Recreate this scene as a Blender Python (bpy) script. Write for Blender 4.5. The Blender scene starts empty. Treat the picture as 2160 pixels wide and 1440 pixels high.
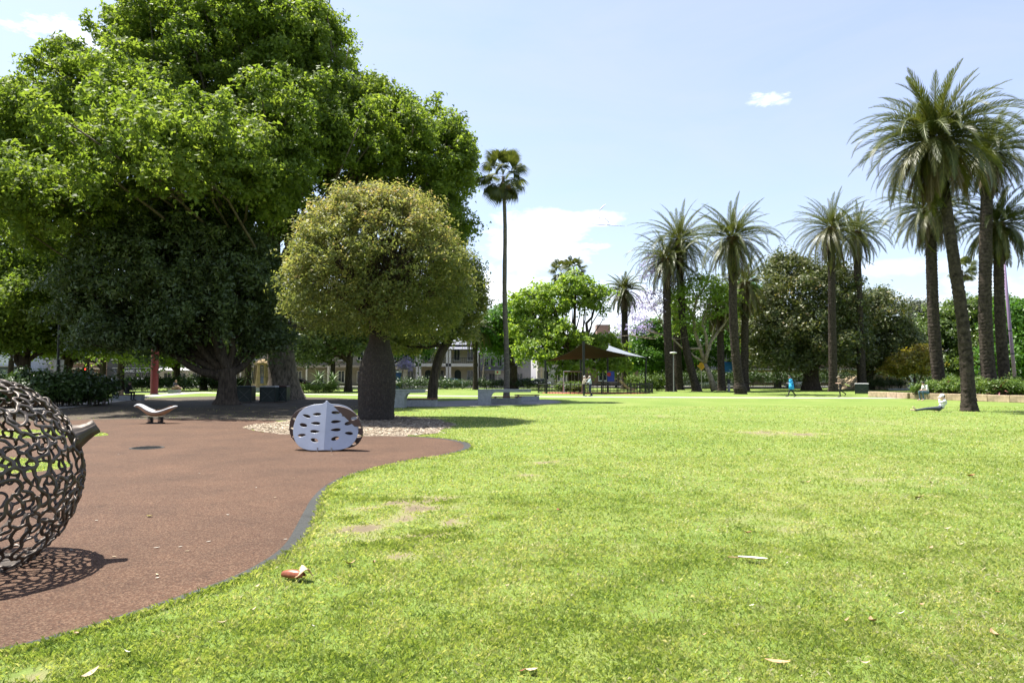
import bpy, bmesh, math, random
import numpy as np
from mathutils import Vector, Matrix, Euler, Quaternion
scene = bpy.context.scene
C = scene.collection
R = math.radians
PI = math.pi
rng = np.random.RandomState(7)
random.seed(7)

# ------------------------------------------------------------------ camera
CAM_H, FPX, HOR = 1.6, 1440.0, 796.0
PITCH = math.atan((HOR - 720.0) / FPX)
cam = bpy.data.cameras.new('camera')
cam.sensor_width = 36.0
cam.lens = 36.0 * FPX / 2160.0
cam.clip_start = 0.05
cam.clip_end = 12000
cam_o = bpy.data.objects.new('camera', cam)
cam_o.location = (0, 0, CAM_H)
cam_o.rotation_euler = (PI / 2 + PITCH, 0, 0)
C.objects.link(cam_o)
scene.camera = cam_o

# ------------------------------------------------------------------ light
SUN_EL = R(67)
SHD = Vector((0.88, -0.47, 0)).normalized()          # way shadows fall on the ground
S_DIR = Vector((-SHD.x * math.cos(SUN_EL), -SHD.y * math.cos(SUN_EL), math.sin(SUN_EL)))
sun = bpy.data.lights.new('sun', 'SUN')
sun.energy = 4.6
sun.angle = R(0.53)
sun.color = (1.0, 0.955, 0.88)
sun_o = bpy.data.objects.new('sun', sun)
sun_o.rotation_euler = S_DIR.to_track_quat('Z', 'Y').to_euler()
sun_o.location = (0, 0, 60)
C.objects.link(sun_o)

scene.view_settings.view_transform = 'Standard'
scene.view_settings.look = 'None'
scene.view_settings.exposure = 1.66
scene.view_settings.gamma = 1.0
scene.view_settings.use_curve_mapping = False
scene.cycles.max_bounces = 6
scene.cycles.diffuse_bounces = 3
scene.cycles.glossy_bounces = 2
scene.cycles.transmission_bounces = 4
scene.cycles.caustics_reflective = False
scene.cycles.caustics_refractive = False

def ray(px, py):
    u = (px - 1080.0) / FPX
    v = (720.0 - py) / FPX
    c, s = math.cos(PITCH), math.sin(PITCH)
    return Vector((u, c - v * s, s + v * c))
def G(px, py, z=0.0):                              # the ground point seen at a pixel of the photograph
    d = ray(px, py)
    t = (z - CAM_H) / d.z
    return Vector((d.x * t, d.y * t, z))
def V(px, py, Y):                                  # the point seen at a pixel, Y metres ahead
    d = ray(px, py)
    t = Y / d.y
    return Vector((d.x * t, Y, CAM_H + d.z * t))
def K(Y):                                          # metres per photograph pixel at Y metres
    return Y / FPX

world = bpy.data.worlds.new('World')
scene.world = world
world.use_nodes = True
def world_nodes():
    nt = world.node_tree
    N, L = nt.nodes, nt.links
    N.clear()
    out = N.new('ShaderNodeOutputWorld')
    bg = N.new('ShaderNodeBackground')
    sky = N.new('ShaderNodeTexSky')
    sky.sky_type = 'NISHITA'
    sky.sun_disc = False
    sky.sun_elevation = SUN_EL
    sky.sun_rotation = math.atan2(S_DIR.x, S_DIR.y)
    sky.altitude = 20
    sky.air_density = 1.0
    sky.dust_density = 1.5
    sky.ozone_density = 1.0
    tc = N.new('ShaderNodeTexCoord')
    def math_(op, a, b=None, clamp=False):
        n = N.new('ShaderNodeMath'); n.operation = op; n.use_clamp = clamp
        for i, q in enumerate((a, b)):
            if q is None: continue
            if isinstance(q, (int, float)): n.inputs[i].default_value = q
            else: L.new(q, n.inputs[i])
        return n.outputs[0]
    nz = N.new('ShaderNodeTexNoise')
    nz.inputs['Scale'].default_value = 9.0
    nz.inputs['Detail'].default_value = 8
    nz.inputs['Roughness'].default_value = 0.62
    mp = N.new('ShaderNodeMapping')
    mp.inputs['Scale'].default_value = (1.0, 1.0, 2.6)
    L.new(tc.outputs['Generated'], mp.inputs['Vector'])
    L.new(mp.outputs['Vector'], nz.inputs['Vector'])
    noise = nz.outputs['Fac']
    nf = N.new('ShaderNodeTexNoise')
    nf.inputs['Scale'].default_value = 42.0
    nf.inputs['Detail'].default_value = 7
    nf.inputs['Roughness'].default_value = 0.65
    L.new(mp.outputs['Vector'], nf.inputs['Vector'])
    noise2 = nf.outputs['Fac']
    # cumulus banks: (pixel x, pixel y, half width, half height, density), each a soft-edged ellipsoid of direction
    banks = [(1120, 505, 150, 70, .9), (1040, 610, 190, 85, .8), (1180, 462, 140, 24, .85), (1380, 660, 330, 90, .5),
             (1623, 207, 46, 15, .62), (1655, 214, 30, 8, .35), (1590, 216, 26, 7, .3), (165, 72, 105, 26, .62), (12, 50, 40, 12, .5), (1880, 560, 150, 26, .45),
             (1240, 520, 60, 10, .5), (700, 640, 420, 120, .6), (2300, 640, 300, 90, .6), (-300, 520, 300, 90, .7)]
    acc = None
    for (px, py, wx, wy, dn) in banks:
        d = ray(px, py).normalized()
        az = math.atan2(d.x, d.y)
        vr = N.new('ShaderNodeVectorRotate')
        vr.rotation_type = 'Z_AXIS'
        vr.inputs['Angle'].default_value = az
        L.new(tc.outputs['Generated'], vr.inputs['Vector'])
        sb = N.new('ShaderNodeVectorMath'); sb.operation = 'SUBTRACT'
        L.new(vr.outputs['Vector'], sb.inputs[0])
        sb.inputs[1].default_value = (0, math.cos(math.asin(d.z)), d.z)
        sc = N.new('ShaderNodeVectorMath'); sc.operation = 'MULTIPLY'
        L.new(sb.outputs[0], sc.inputs[0])
        sc.inputs[1].default_value = (FPX / wx, 1.0, FPX / wy)
        ln = N.new('ShaderNodeVectorMath'); ln.operation = 'LENGTH'
        L.new(sc.outputs[0], ln.inputs[0])
        f = math_('SUBTRACT', 1.0, ln.outputs['Value'])
        f = math_('MAXIMUM', f, -0.6)
        f = math_('MULTIPLY', f, 0.42)
        t = math_('ADD', f, noise if wx > 120 else noise2)
        t = math_('SUBTRACT', t, 0.56 if wx > 120 else 0.60)
        t = math_('MULTIPLY', t, 3.2, True)
        t = math_('MULTIPLY', t, dn)
        acc = t if acc is None else math_('MAXIMUM', acc, t)
    veil = N.new('ShaderNodeMixRGB')                  # thin high cirrus over the whole sky
    veil.inputs[0].default_value = .38
    veil.inputs[2].default_value = (3.35, 3.4, 4.5, 1)
    L.new(sky.outputs[0], veil.inputs[1])
    mc = N.new('ShaderNodeMapping'); mc.inputs['Scale'].default_value = (1.2, 2.2, 5.0); mc.inputs['Rotation'].default_value = (0, .25, .4)
    L.new(tc.outputs['Generated'], mc.inputs['Vector'])
    nc = N.new('ShaderNodeTexNoise'); nc.inputs['Scale'].default_value = 2.2; nc.inputs['Detail'].default_value = 9; nc.inputs['Roughness'].default_value = .6; nc.inputs['Distortion'].default_value = .6
    L.new(mc.outputs['Vector'], nc.inputs['Vector'])
    vf = N.new('ShaderNodeMapRange'); vf.inputs[1].default_value = .32; vf.inputs[2].default_value = .75; vf.inputs[3].default_value = .26; vf.inputs[4].default_value = .46
    L.new(nc.outputs['Fac'], vf.inputs[0]); L.new(vf.outputs[0], veil.inputs[0])
    mix = N.new('ShaderNodeMixRGB')
    mix.inputs[2].default_value = (7.4, 7.5, 7.8, 1)
    L.new(acc, mix.inputs[0])
    L.new(veil.outputs[0], mix.inputs[1])
    L.new(mix.outputs[0], bg.inputs[0])
    bg.inputs[1].default_value = 0.085
    L.new(bg.outputs[0], out.inputs[0])
world_nodes()

# ------------------------------------------------------------------ helpers
def setp(o, label=None, cat=None, group=None, kind=None):
    if label: o['label'] = label
    if cat: o['category'] = cat
    if group: o['group'] = group
    if kind: o['kind'] = kind
    return o
def thing(name, label, cat, loc=(0, 0, 0), rz=0.0, group=None):
    o = bpy.data.objects.new(name, None)
    o.empty_display_size = 0.2
    C.objects.link(o)
    o.location = loc
    o.rotation_euler = (0, 0, rz)
    return setp(o, label, cat, group)
def fast(name, Vt, F, mats=None, smooth=False, tint=None, mi=None):
    """mesh from numpy arrays; F is (n,k), or a list of such arrays"""
    Vt = np.asarray(Vt, dtype=np.float32).reshape(-1, 3)
    Fs = F if isinstance(F, list) else [F]
    Fs = [np.asarray(f, dtype=np.int32) for f in Fs if len(f)]
    me = bpy.data.meshes.new(name)
    me.vertices.add(len(Vt))
    me.vertices.foreach_set('co', Vt.ravel())
    tot = np.concatenate([np.full(len(f), f.shape[1], dtype=np.int32) for f in Fs])
    lv = np.concatenate([f.ravel() for f in Fs])
    me.loops.add(len(lv))
    me.loops.foreach_set('vertex_index', lv)
    me.polygons.add(len(tot))
    st = np.concatenate([[0], np.cumsum(tot)[:-1]]).astype(np.int32)
    me.polygons.foreach_set('loop_start', st)
    me.polygons.foreach_set('loop_total', tot)
    if smooth:
        me.polygons.foreach_set('use_smooth', np.ones(len(tot), dtype=bool))
    if mi is not None:
        me.polygons.foreach_set('material_index', np.asarray(mi, dtype=np.int32))
    if tint is not None:
        a = me.attributes.new('tint', 'FLOAT', 'FACE')
        a.data.foreach_set('value', np.asarray(tint, dtype=np.float32))
    for m in (mats if isinstance(mats, (list, tuple)) else [mats]):
        if m: me.materials.append(m)
    me.update(calc_edges=True)
    return me
def link(name, me, parent=None, loc=None, rot=None):
    o = bpy.data.objects.new(name, me)
    C.objects.link(o)
    if parent is not None: o.parent = parent
    if loc is not None: o.location = loc
    if rot is not None: o.rotation_euler = rot
    return o

class MB:
    """collects shapes; build() links them as one mesh object"""
    def __init__(self): self.v, self.f, self.m = [], [], []
    def add(self, vs, fs, m=0):
        b = len(self.v)
        self.v += [tuple(q) for q in vs]
        self.f += [tuple(b + i for i in f) for f in fs]
        self.m += [m] * len(fs)
        return self
    def box(self, c, s, rz=0, m=0, top=1.0, rx=0, ry=0):
        hx, hy, hz = s[0] / 2, s[1] / 2, s[2] / 2
        e = Euler((rx, ry, rz)).to_matrix()
        vs = [e @ Vector((x * hx * (top if z > 0 else 1), y * hy * (top if z > 0 else 1), z * hz)) + Vector(c)
              for z in (-1, 1) for (x, y) in ((-1, -1), (1, -1), (1, 1), (-1, 1))]
        return self.add(vs, [(3, 2, 1, 0), (4, 5, 6, 7), (0, 1, 5, 4), (1, 2, 6, 5), (2, 3, 7, 6), (3, 0, 4, 7)], m)
    def tube(self, pts, rad, n=8, m=0, cap=True, wob=None):
        pts = [Vector(p) for p in pts]
        if isinstance(rad, (int, float)): rad = [rad] * len(pts)
        b = len(self.v)
        up = None
        for i, p in enumerate(pts):
            t = (pts[min(i + 1, len(pts) - 1)] - pts[max(i - 1, 0)])
            t = t.normalized() if t.length > 1e-9 else Vector((0, 0, 1))
            if up is None:
                up = Vector((1, 0, 0)) if abs(t.x) < 0.8 else Vector((0, 1, 0))
            up = (up - t * up.dot(t))
            up = up.normalized() if up.length > 1e-6 else t.orthogonal().normalized()
            w = t.cross(up)
            for k in range(n):
                a = 2 * PI * k / n
                r = rad[i] * (wob(i, k) if wob else 1)
                self.v.append(tuple(p + (up * math.cos(a) + w * math.sin(a)) * r))
        for i in range(len(pts) - 1):
            for k in range(n):
                k2 = (k + 1) % n
                self.f.append((b + i * n + k, b + i * n + k2, b + (i + 1) * n + k2, b + (i + 1) * n + k)); self.m.append(m)
        if cap:
            self.f.append(tuple(b + k for k in range(n))[::-1]); self.m.append(m)
            e = b + (len(pts) - 1) * n
            self.f.append(tuple(e + k for k in range(n))); self.m.append(m)
        return self
    def prism(self, poly, z0, z1, m=0, frame=None):
        """poly = list of (a,b); extruded from z0 to z1; frame maps (a,b,z)->xyz"""
        fr = frame or (lambda a, b, z: (a, b, z))
        n = len(poly)
        b = len(self.v)
        self.v += [tuple(fr(a, c, z0)) for a, c in poly] + [tuple(fr(a, c, z1)) for a, c in poly]
        self.f += [tuple(b + i for i in range(n))[::-1], tuple(b + n + i for i in range(n))]
        self.f += [(b + i, b + (i + 1) % n, b + n + (i + 1) % n, b + n + i) for i in range(n)]
        self.m += [m] * (n + 2)
        return self
    def ball(self, c, r, m=0, nu=12, nv=8, rot=None):
        r = (r, r, r) if isinstance(r, (int, float)) else r
        vs, fs = [], []
        for j in range(nv + 1):
            th = PI * j / nv
            for i in range(nu):
                ph = 2 * PI * i / nu
                p = Vector((r[0] * math.sin(th) * math.cos(ph), r[1] * math.sin(th) * math.sin(ph), r[2] * math.cos(th)))
                if rot is not None: p = rot @ p
                vs.append(p + Vector(c))
        for j in range(nv):
            for i in range(nu):
                i2 = (i + 1) % nu
                fs.append((j * nu + i, (j + 1) * nu + i, (j + 1) * nu + i2, j * nu + i2))
        return self.add(vs, fs, m)
    def build(self, name, mats, parent=None, smooth=False, bevel=0.0, loc=None, rot=None):
        me = bpy.data.meshes.new(name)
        me.from_pydata(self.v, [], self.f)
        for m in (mats if isinstance(mats, (list, tuple)) else [mats]): me.materials.append(m)
        me.polygons.foreach_set('material_index', self.m)
        if smooth: me.polygons.foreach_set('use_smooth', [True] * len(self.f))
        me.update()
        bm = bmesh.new(); bm.from_mesh(me)
        bmesh.ops.recalc_face_normals(bm, faces=bm.faces[:])
        bm.to_mesh(me); bm.free()
        o = link(name, me, parent, loc, rot)
        if bevel:
            b = o.modifiers.new('bevel', 'BEVEL'); b.width = bevel; b.segments = 2; b.limit_method = 'ANGLE'
        return o

# numpy value noise
_lat = np.random.RandomState(99).rand(8, 256, 256)
def vnoise(x, y, s, k=0):
    x = np.asarray(x, float) / s + 37.3 * k; y = np.asarray(y, float) / s + 11.7 * k
    xi, yi = np.floor(x).astype(int), np.floor(y).astype(int)
    fx, fy = x - xi, y - yi
    fx, fy = fx * fx * (3 - 2 * fx), fy * fy * (3 - 2 * fy)
    g = _lat[k % 8]
    a, b = g[xi & 255, yi & 255], g[(xi + 1) & 255, yi & 255]
    c, d = g[xi & 255, (yi + 1) & 255], g[(xi + 1) & 255, (yi + 1) & 255]
    return (a * (1 - fx) + b * fx) * (1 - fy) + (c * (1 - fx) + d * fx) * fy
def fbm(x, y, s, k=0, o=4):
    t, amp, tot = 0, 1.0, 0
    for i in range(o):
        t = t + amp * vnoise(x, y, s / 2 ** i, k + i); tot += amp; amp *= 0.55
    return t / tot

# ------------------------------------------------------------------ materials
def new_mat(name):
    m = bpy.data.materials.new(name); m.use_nodes = True
    nt = m.node_tree
    return m, nt.nodes, nt.links, nt.nodes['Principled BSDF']
def ramp(N, stops):
    r = N.new('ShaderNodeValToRGB')
    e = r.color_ramp.elements
    while len(e) < len(stops): e.new(0.5)
    for q, (p, c) in zip(e, stops):
        q.position = p; q.color = (*c, 1)
    return r
def mat(name, col, rough=0.7, metal=0.0, var=0.18, scale=6.0, bump=0.0, bscale=40.0, spec=0.4, col2=None, emit=0.0, stretch=None):
    m, N, L, p = new_mat(name)
    tc = N.new('ShaderNodeTexCoord')
    src = tc.outputs['Object']
    if stretch:
        mp = N.new('ShaderNodeMapping'); mp.inputs['Scale'].default_value = stretch
        L.new(src, mp.inputs['Vector']); src = mp.outputs['Vector']
    n = N.new('ShaderNodeTexNoise'); n.inputs['Scale'].default_value = scale; n.inputs['Detail'].default_value = 6
    n.inputs['Roughness'].default_value = 0.65
    L.new(src, n.inputs['Vector'])
    c2 = col2 or tuple(max(0, q * (1 - 2 * var)) for q in col)
    c1 = tuple(min(1, q * (1 + var)) for q in col)
    r = ramp(N, [(0.3, c2), (0.7, c1)])
    L.new(n.outputs['Fac'], r.inputs['Fac'])
    L.new(r.outputs['Color'], p.inputs['Base Color'])
    p.inputs['Roughness'].default_value = rough
    p.inputs['Metallic'].default_value = metal
    p.inputs['Specular IOR Level'].default_value = spec
    if bump:
        n2 = N.new('ShaderNodeTexNoise'); n2.inputs['Scale'].default_value = bscale; n2.inputs['Detail'].default_value = 5
        L.new(src, n2.inputs['Vector'])
        b = N.new('ShaderNodeBump'); b.inputs['Strength'].default_value = bump; b.inputs['Distance'].default_value = 0.03
        L.new(n2.outputs['Fac'], b.inputs['Height']); L.new(b.outputs['Normal'], p.inputs['Normal'])
    if emit:
        p.inputs['Emission Color'].default_value = (*col, 1); p.inputs['Emission Strength'].default_value = emit
    return m
def leaf_mat(name, stops, trans=0.38, rough=0.5, spec=0.35, tcol=(1.25, 1.25, 0.55)):
    """leaf colour from the per-leaf attribute 'tint'; part of the light passes through the blade"""
    m, N, L, p = new_mat(name)
    a = N.new('ShaderNodeAttribute'); a.attribute_name = 'tint'
    r = ramp(N, stops)
    L.new(a.outputs['Fac'], r.inputs['Fac'])
    L.new(r.outputs['Color'], p.inputs['Base Color'])
    p.inputs['Roughness'].default_value = rough
    p.inputs['Specular IOR Level'].default_value = spec
    t = N.new('ShaderNodeBsdfTranslucent')
    mu = N.new('ShaderNodeMixRGB'); mu.blend_type = 'MULTIPLY'; mu.inputs[0].default_value = 1
    mu.inputs[2].default_value = (*tcol, 1)
    L.new(r.outputs['Color'], mu.inputs[1]); L.new(mu.outputs[0], t.inputs['Color'])
    mx = N.new('ShaderNodeMixShader'); mx.inputs[0].default_value = trans
    L.new(p.outputs[0], mx.inputs[1]); L.new(t.outputs[0], mx.inputs[2])
    L.new(mx.outputs[0], N['Material Output'].inputs['Surface'])
    return m
# ------------------------------------------------------------------ ground
def ground_pts(pix): return [G(*q) for q in pix]
def smooth_poly(pts, sub=6, closed=False):
    out = []
    n = len(pts)
    for i in range(n if closed else n - 1):
        p0 = pts[(i - 1) % n] if (closed or i > 0) else pts[i]
        p1, p2 = pts[i], pts[(i + 1) % n]
        p3 = pts[(i + 2) % n] if (closed or i + 2 < n) else p2
        for k in range(sub):
            t = k / sub
            out.append(0.5 * ((2 * p1) + (p2 - p0) * t + (2 * p0 - 5 * p1 + 4 * p2 - p3) * t * t + (3 * p1 - p0 - 3 * p2 + p3) * t ** 3))
    if not closed: out.append(pts[-1])
    return out
# right-hand edge of the rubber surface, from the near left corner round the bay and the tip
edge_px = [(-330, 1432), (0, 1381), (100, 1358), (200, 1329), (300, 1297), (400, 1263), (500, 1226), (560, 1198), (612, 1167), (644, 1138), (662, 1108),
           (672, 1080), (681, 1052), (702, 1026), (742, 1004), (802, 986), (872, 971), (940, 961), (984, 951), (997, 942), (984, 933),
           (945, 926), (900, 922), (858, 920)]
edge = smooth_poly(ground_pts(edge_px), 5)
mulch_px = [(858, 920), (780, 920), (700, 919), (620, 917), (560, 912), (522, 905), (516, 900), (545, 895), (600, 890)]
mulch_front = smooth_poly(ground_pts(mulch_px), 5)
back_px = [(560, 886), (480, 884.6), (380, 884), (260, 884), (160, 886), (40, 889), (-200, 891), (-600, 893)]
back = ground_pts(back_px)
near_left = [Vector((-22, 17, 0)), Vector((-14, 3.2, 0))]
rubber_poly = edge[:-1] + mulch_front + back + near_left
def in_poly(x, y, poly):
    x, y = np.asarray(x), np.asarray(y)
    c = np.zeros(x.shape, bool)
    n = len(poly)
    for i in range(n):
        a, b = poly[i], poly[(i + 1) % n]
        if a.y == b.y: continue
        hit = ((a.y > y) != (b.y > y)) & (x < (b.x - a.x) * (y - a.y) / (b.y - a.y) + a.x)
        c ^= hit
    return c
island1 = smooth_poly([Vector(q) for q in ((-11.2, 19.0, 0), (-12.6, 20.4, 0), (-15, 21, 0), (-18, 20.6, 0), (-18, 19.2, 0), (-15, 18.2, 0), (-12.4, 18.2, 0))], 5, True)
island2 = smooth_poly([Vector(q) for q in ((-7.9, 12.2, 0), (-8.8, 13.3, 0), (-11, 13.8, 0), (-13, 13.2, 0), (-12.5, 11.9, 0), (-10.5, 11.2, 0), (-8.6, 11.3, 0))], 5, True)

# dry and worn patches of the lawn (ground positions); 1 = bare
worn_px = [(890, 1065, 150, 26, .46), (800, 1100, 110, 22, .42), (980, 1095, 110, 16, .6), (840, 1130, 120, 18, .46), (840, 1175, 60, 14, .42), (760, 1110, 70, 40, .4),
           (1640, 914, 120, 7, .5), (1420, 880, 120, 6, .28), (1180, 975, 90, 10, .35), (1100, 1000, 140, 12, .26), (1620, 1100, 120, 25, .30), (1720, 1130, 200, 30, .24),
           (1320, 1145, 60, 25, .24), (1800, 1010, 420, 40, .20), (1300, 878, 300, 9, .2), (1850, 890, 300, 14, .22), (1560, 865, 380, 8, .18), (60, 1425, 60, 14, .5)]
worn = []
for (px, py, wx, wy, a) in worn_px:
    p = G(px, py)
    worn.append((p.x, p.y, wx * K(p.y), max(0.12, abs(G(px, py - wy).y - G(px, py + wy).y) / 2), a))
def wear(x, y):
    w = np.zeros(np.shape(x))
    for (cx, cy, sx, sy, a) in worn:
        d = ((x - cx) / sx) ** 2 + ((y - cy) / sy) ** 2
        w = np.maximum(w, a * np.exp(-d * 1.1))
    n = fbm(x, y, 0.28, 1, 5)
    return np.clip(w * (-1.5 + 5.0 * n) - 0.10, 0, 1)

def axis(parts):
    o = []
    for a, b, s in parts: o += list(np.arange(a, b, s))
    return np.array(o + [parts[-1][1]])
gx = axis([(-700, -120, 58), (-120, -30, 6), (-30, -8, 1.0), (-8, 12, 0.17), (12, 40, 0.8), (40, 120, 8), (120, 700, 58)])
gy = axis([(-200, 2, 20), (2, 20, 0.17), (20, 60, 0.7), (60, 130, 3.5), (130, 1100, 60)])
GX, GY = np.meshgrid(gx, gy, indexing='ij')
vid = np.arange(GX.size).reshape(GX.shape)
quads = np.stack([vid[:-1, :-1], vid[1:, :-1], vid[1:, 1:], vid[:-1, 1:]], -1).reshape(-1, 4)
def lawn_mat():
    m, N, L, p = new_mat('lawn_turf')
    g = N.new('ShaderNodeNewGeometry')
    at = N.new('ShaderNodeAttribute'); at.attribute_name = 'dry'
    def nz(s, d=5, ro=.6):
        n = N.new('ShaderNodeTexNoise'); n.inputs['Scale'].default_value = s; n.inputs['Detail'].default_value = d; n.inputs['Roughness'].default_value = ro
        L.new(g.outputs['Position'], n.inputs['Vector']); return n
    a = nz(0.35, 6); b = nz(9, 6, .75)
    r1 = ramp(N, [(.28, (.095, .150, .028)), (.5, (.13, .182, .038)), (.72, (.17, .20, .056))])
    L.new(a.outputs['Fac'], r1.inputs['Fac'])
    r2 = ramp(N, [(.3, (.62, .64, .58)), (.62, (1.25, 1.25, 1.25))])
    L.new(b.outputs['Fac'], r2.inputs['Fac'])
    mu = N.new('ShaderNodeMixRGB'); mu.blend_type = 'MULTIPLY'; mu.inputs[0].default_value = 1
    L.new(r1.outputs[0], mu.inputs[1]); L.new(r2.outputs[0], mu.inputs[2])
    rd = ramp(N, [(0, (.18, .205, .062)), (.35, (.205, .185, .095)), (.6, (.155, .125, .08)), (1, (.125, .098, .065))])
    L.new(at.outputs['Fac'], rd.inputs['Fac'])
    mr = N.new('ShaderNodeMapRange'); mr.inputs[1].default_value = 0.02; mr.inputs[2].default_value = 0.42
    L.new(at.outputs['Fac'], mr.inputs[0])
    mx = N.new('ShaderNodeMixRGB'); L.new(mr.outputs[0], mx.inputs[0]); L.new(mu.outputs[0], mx.inputs[1]); L.new(rd.outputs[0], mx.inputs[2])
    L.new(mx.outputs[0], p.inputs['Base Color'])
    p.inputs['Roughness'].default_value = .9; p.inputs['Specular IOR Level'].default_value = .15
    bp = N.new('ShaderNodeBump'); bp.inputs['Strength'].default_value = .7; bp.inputs['Distance'].default_value = .04
    n3 = nz(38, 4, .7)
    L.new(n3.outputs['Fac'], bp.inputs['Height']); L.new(bp.outputs[0], p.inputs['Normal'])
    return m
lawn_me = fast('lawn', np.stack([GX, GY, np.zeros_like(GX)], -1), quads, lawn_mat())
dat = lawn_me.attributes.new('dry', 'FLOAT', 'POINT')
dat.data.foreach_set('value', wear(GX.ravel(), GY.ravel()).astype(np.float32))
setp(link('lawn', lawn_me), 'sunlit mown lawn with dry worn patches across the park', kind='structure')

def sheet(name, poly, z, m, label, holes=None):
    me = bpy.data.meshes.new(name)
    bm = bmesh.new()
    vs = [bm.verts.new((p.x, p.y, z)) for p in poly]
    es = [bm.edges.new((vs[i], vs[(i + 1) % len(vs)])) for i in range(len(vs))]
    for h in holes or []:
        hv = [bm.verts.new((p.x, p.y, z)) for p in h]
        es += [bm.edges.new((hv[i], hv[(i + 1) % len(hv)])) for i in range(len(hv))]
    bmesh.ops.triangle_fill(bm, edges=es, use_beauty=True, use_dissolve=False)
    for f in bm.faces:
        if f.normal.z < 0: f.normal_flip()
    bm.to_mesh(me); bm.free()
    me.materials.append(m)
    return setp(link(name, me), label, kind='structure')
def grain_mat(name, cols, s1=260, s2=.7, lum=(.72, 1.2), bump=.5, rough=.85, s3=90):
    """granules: fine two-scale speckle over broad fading"""
    m, N, L, p = new_mat(name)
    g = N.new('ShaderNodeNewGeometry')
    def nz(s, d=3, ro=.6):
        n = N.new('ShaderNodeTexNoise'); n.inputs['Scale'].default_value = s; n.inputs['Detail'].default_value = d; n.inputs['Roughness'].default_value = ro
        L.new(g.outputs['Position'], n.inputs['Vector']); return n
    vo = N.new('ShaderNodeTexVoronoi'); vo.inputs['Scale'].default_value = s3
    L.new(g.outputs['Position'], vo.inputs['Vector'])
    k = len(cols)
    r1 = ramp(N, [(i / max(1, k - 1), c) for i, c in enumerate(cols)])
    sx = N.new('ShaderNodeSeparateColor'); L.new(vo.outputs['Color'], sx.inputs[0]); L.new(sx.outputs[0], r1.inputs['Fac'])
    a = nz(s2, 6, .65)
    r2 = ramp(N, [(.28, (lum[0],) * 3), (.72, (lum[1],) * 3)])
    L.new(a.outputs['Fac'], r2.inputs['Fac'])
    mu = N.new('ShaderNodeMixRGB'); mu.blend_type = 'MULTIPLY'; mu.inputs[0].default_value = 1
    L.new(r1.outputs[0], mu.inputs[1]); L.new(r2.outputs[0], mu.inputs[2])
    b = nz(s1, 3, .7)
    r3 = ramp(N, [(.3, (.72,) * 3), (.7, (1.25,) * 3)]); L.new(b.outputs['Fac'], r3.inputs['Fac'])
    m2 = N.new('ShaderNodeMixRGB'); m2.blend_type = 'MULTIPLY'; m2.inputs[0].default_value = 1
    L.new(mu.outputs[0], m2.inputs[1]); L.new(r3.outputs[0], m2.inputs[2])
    c4 = nz(3.1, 8, .72)                               # scuffs, stains and faded places
    r4 = ramp(N, [(.30, (.74, .72, .70)), (.46, (1, 1, 1)), (.60, (1, 1, 1)), (.74, (1.22, 1.22, 1.24))]); L.new(c4.outputs['Fac'], r4.inputs['Fac'])
    m4 = N.new('ShaderNodeMixRGB'); m4.blend_type = 'MULTIPLY'; m4.inputs[0].default_value = 1
    L.new(m2.outputs[0], m4.inputs[1]); L.new(r4.outputs[0], m4.inputs[2])
    L.new(m4.outputs[0], p.inputs['Base Color'])
    p.inputs['Roughness'].default_value = rough; p.inputs['Specular IOR Level'].default_value = .25
    bp = N.new('ShaderNodeBump'); bp.inputs['Strength'].default_value = bump; bp.inputs['Distance'].default_value = .006
    L.new(vo.outputs['Distance'], bp.inputs['Height']); L.new(bp.outputs[0], p.inputs['Normal'])
    return m
M_rubber = grain_mat('red_rubber', [(.033, .015, .0075), (.072, .035, .018), (.054, .025, .013), (.125, .076, .046), (.044, .025, .0145)])
M_edging = grain_mat('dark_rubber', [(.028, .030, .028), (.05, .052, .048), (.038, .04, .038)])
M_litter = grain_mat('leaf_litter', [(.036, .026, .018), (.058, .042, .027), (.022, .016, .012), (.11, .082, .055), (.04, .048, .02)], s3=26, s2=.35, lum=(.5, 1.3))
M_mulch = grain_mat('bark_mulch', [(.17, .13, .095), (.26, .21, .155), (.10, .078, .058), (.36, .31, .245)], s3=30, s2=1.2, bump=1.0)
M_path = grain_mat('concrete_path', [(.28, .265, .24), (.335, .32, .29), (.305, .29, .265)], s3=60, s2=.5, lum=(.85, 1.1))
M_pave = grain_mat('grey_paving', [(.16, .16, .165), (.20, .20, .20), (.18, .18, .185)], s3=60, s2=.6, lum=(.8, 1.15))
M_asphalt = grain_mat('asphalt', [(.045, .045, .047), (.06, .06, .06), (.05, .05, .052)], s3=50)
M_redsoft = grain_mat('red_softfall', [(.30, .085, .055), (.34, .11, .075), (.25, .07, .045)], s3=60)

sheet('playground_surface', rubber_poly, 0.008, M_rubber, 'brown-red rubber play surface in the left foreground', [island1, island2])
# dark edging band inside the lawn edge, wider round the bay
def band(name, pts, w, z, m, label):
    n = len(pts)
    a, b = [], []
    for i, p in enumerate(pts):
        t = (pts[min(i + 1, n - 1)] - pts[max(i - 1, 0)]).normalized()
        nrm = Vector((-t.y, t.x, 0))
        a.append((p.x, p.y, z)); q = p + nrm * w[i]; b.append((q.x, q.y, z))
    me = fast(name, np.array(a + b), np.array([(i, i + 1, n + i + 1, n + i) for i in range(n - 1)]), m)
    return setp(link(name, me), label, kind='structure')
wid = []
for i, p in enumerate(edge):
    q = i / 5.0
    wid.append(0.10 + 0.08 * math.exp(-((q - 10.2) / 2.2) ** 2) + 0.10 * math.exp(-((q - 19) / 2.2) ** 2))
band('rubber_edging', edge, wid, 0.012, M_edging, 'dark grey rubber border along the curved lawn edge')
mu_back = [G(x, y) for x, y in ((640, 884), (720, 878), (800, 876), (880, 880), (930, 888), (950, 900), (930, 912))]
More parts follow.
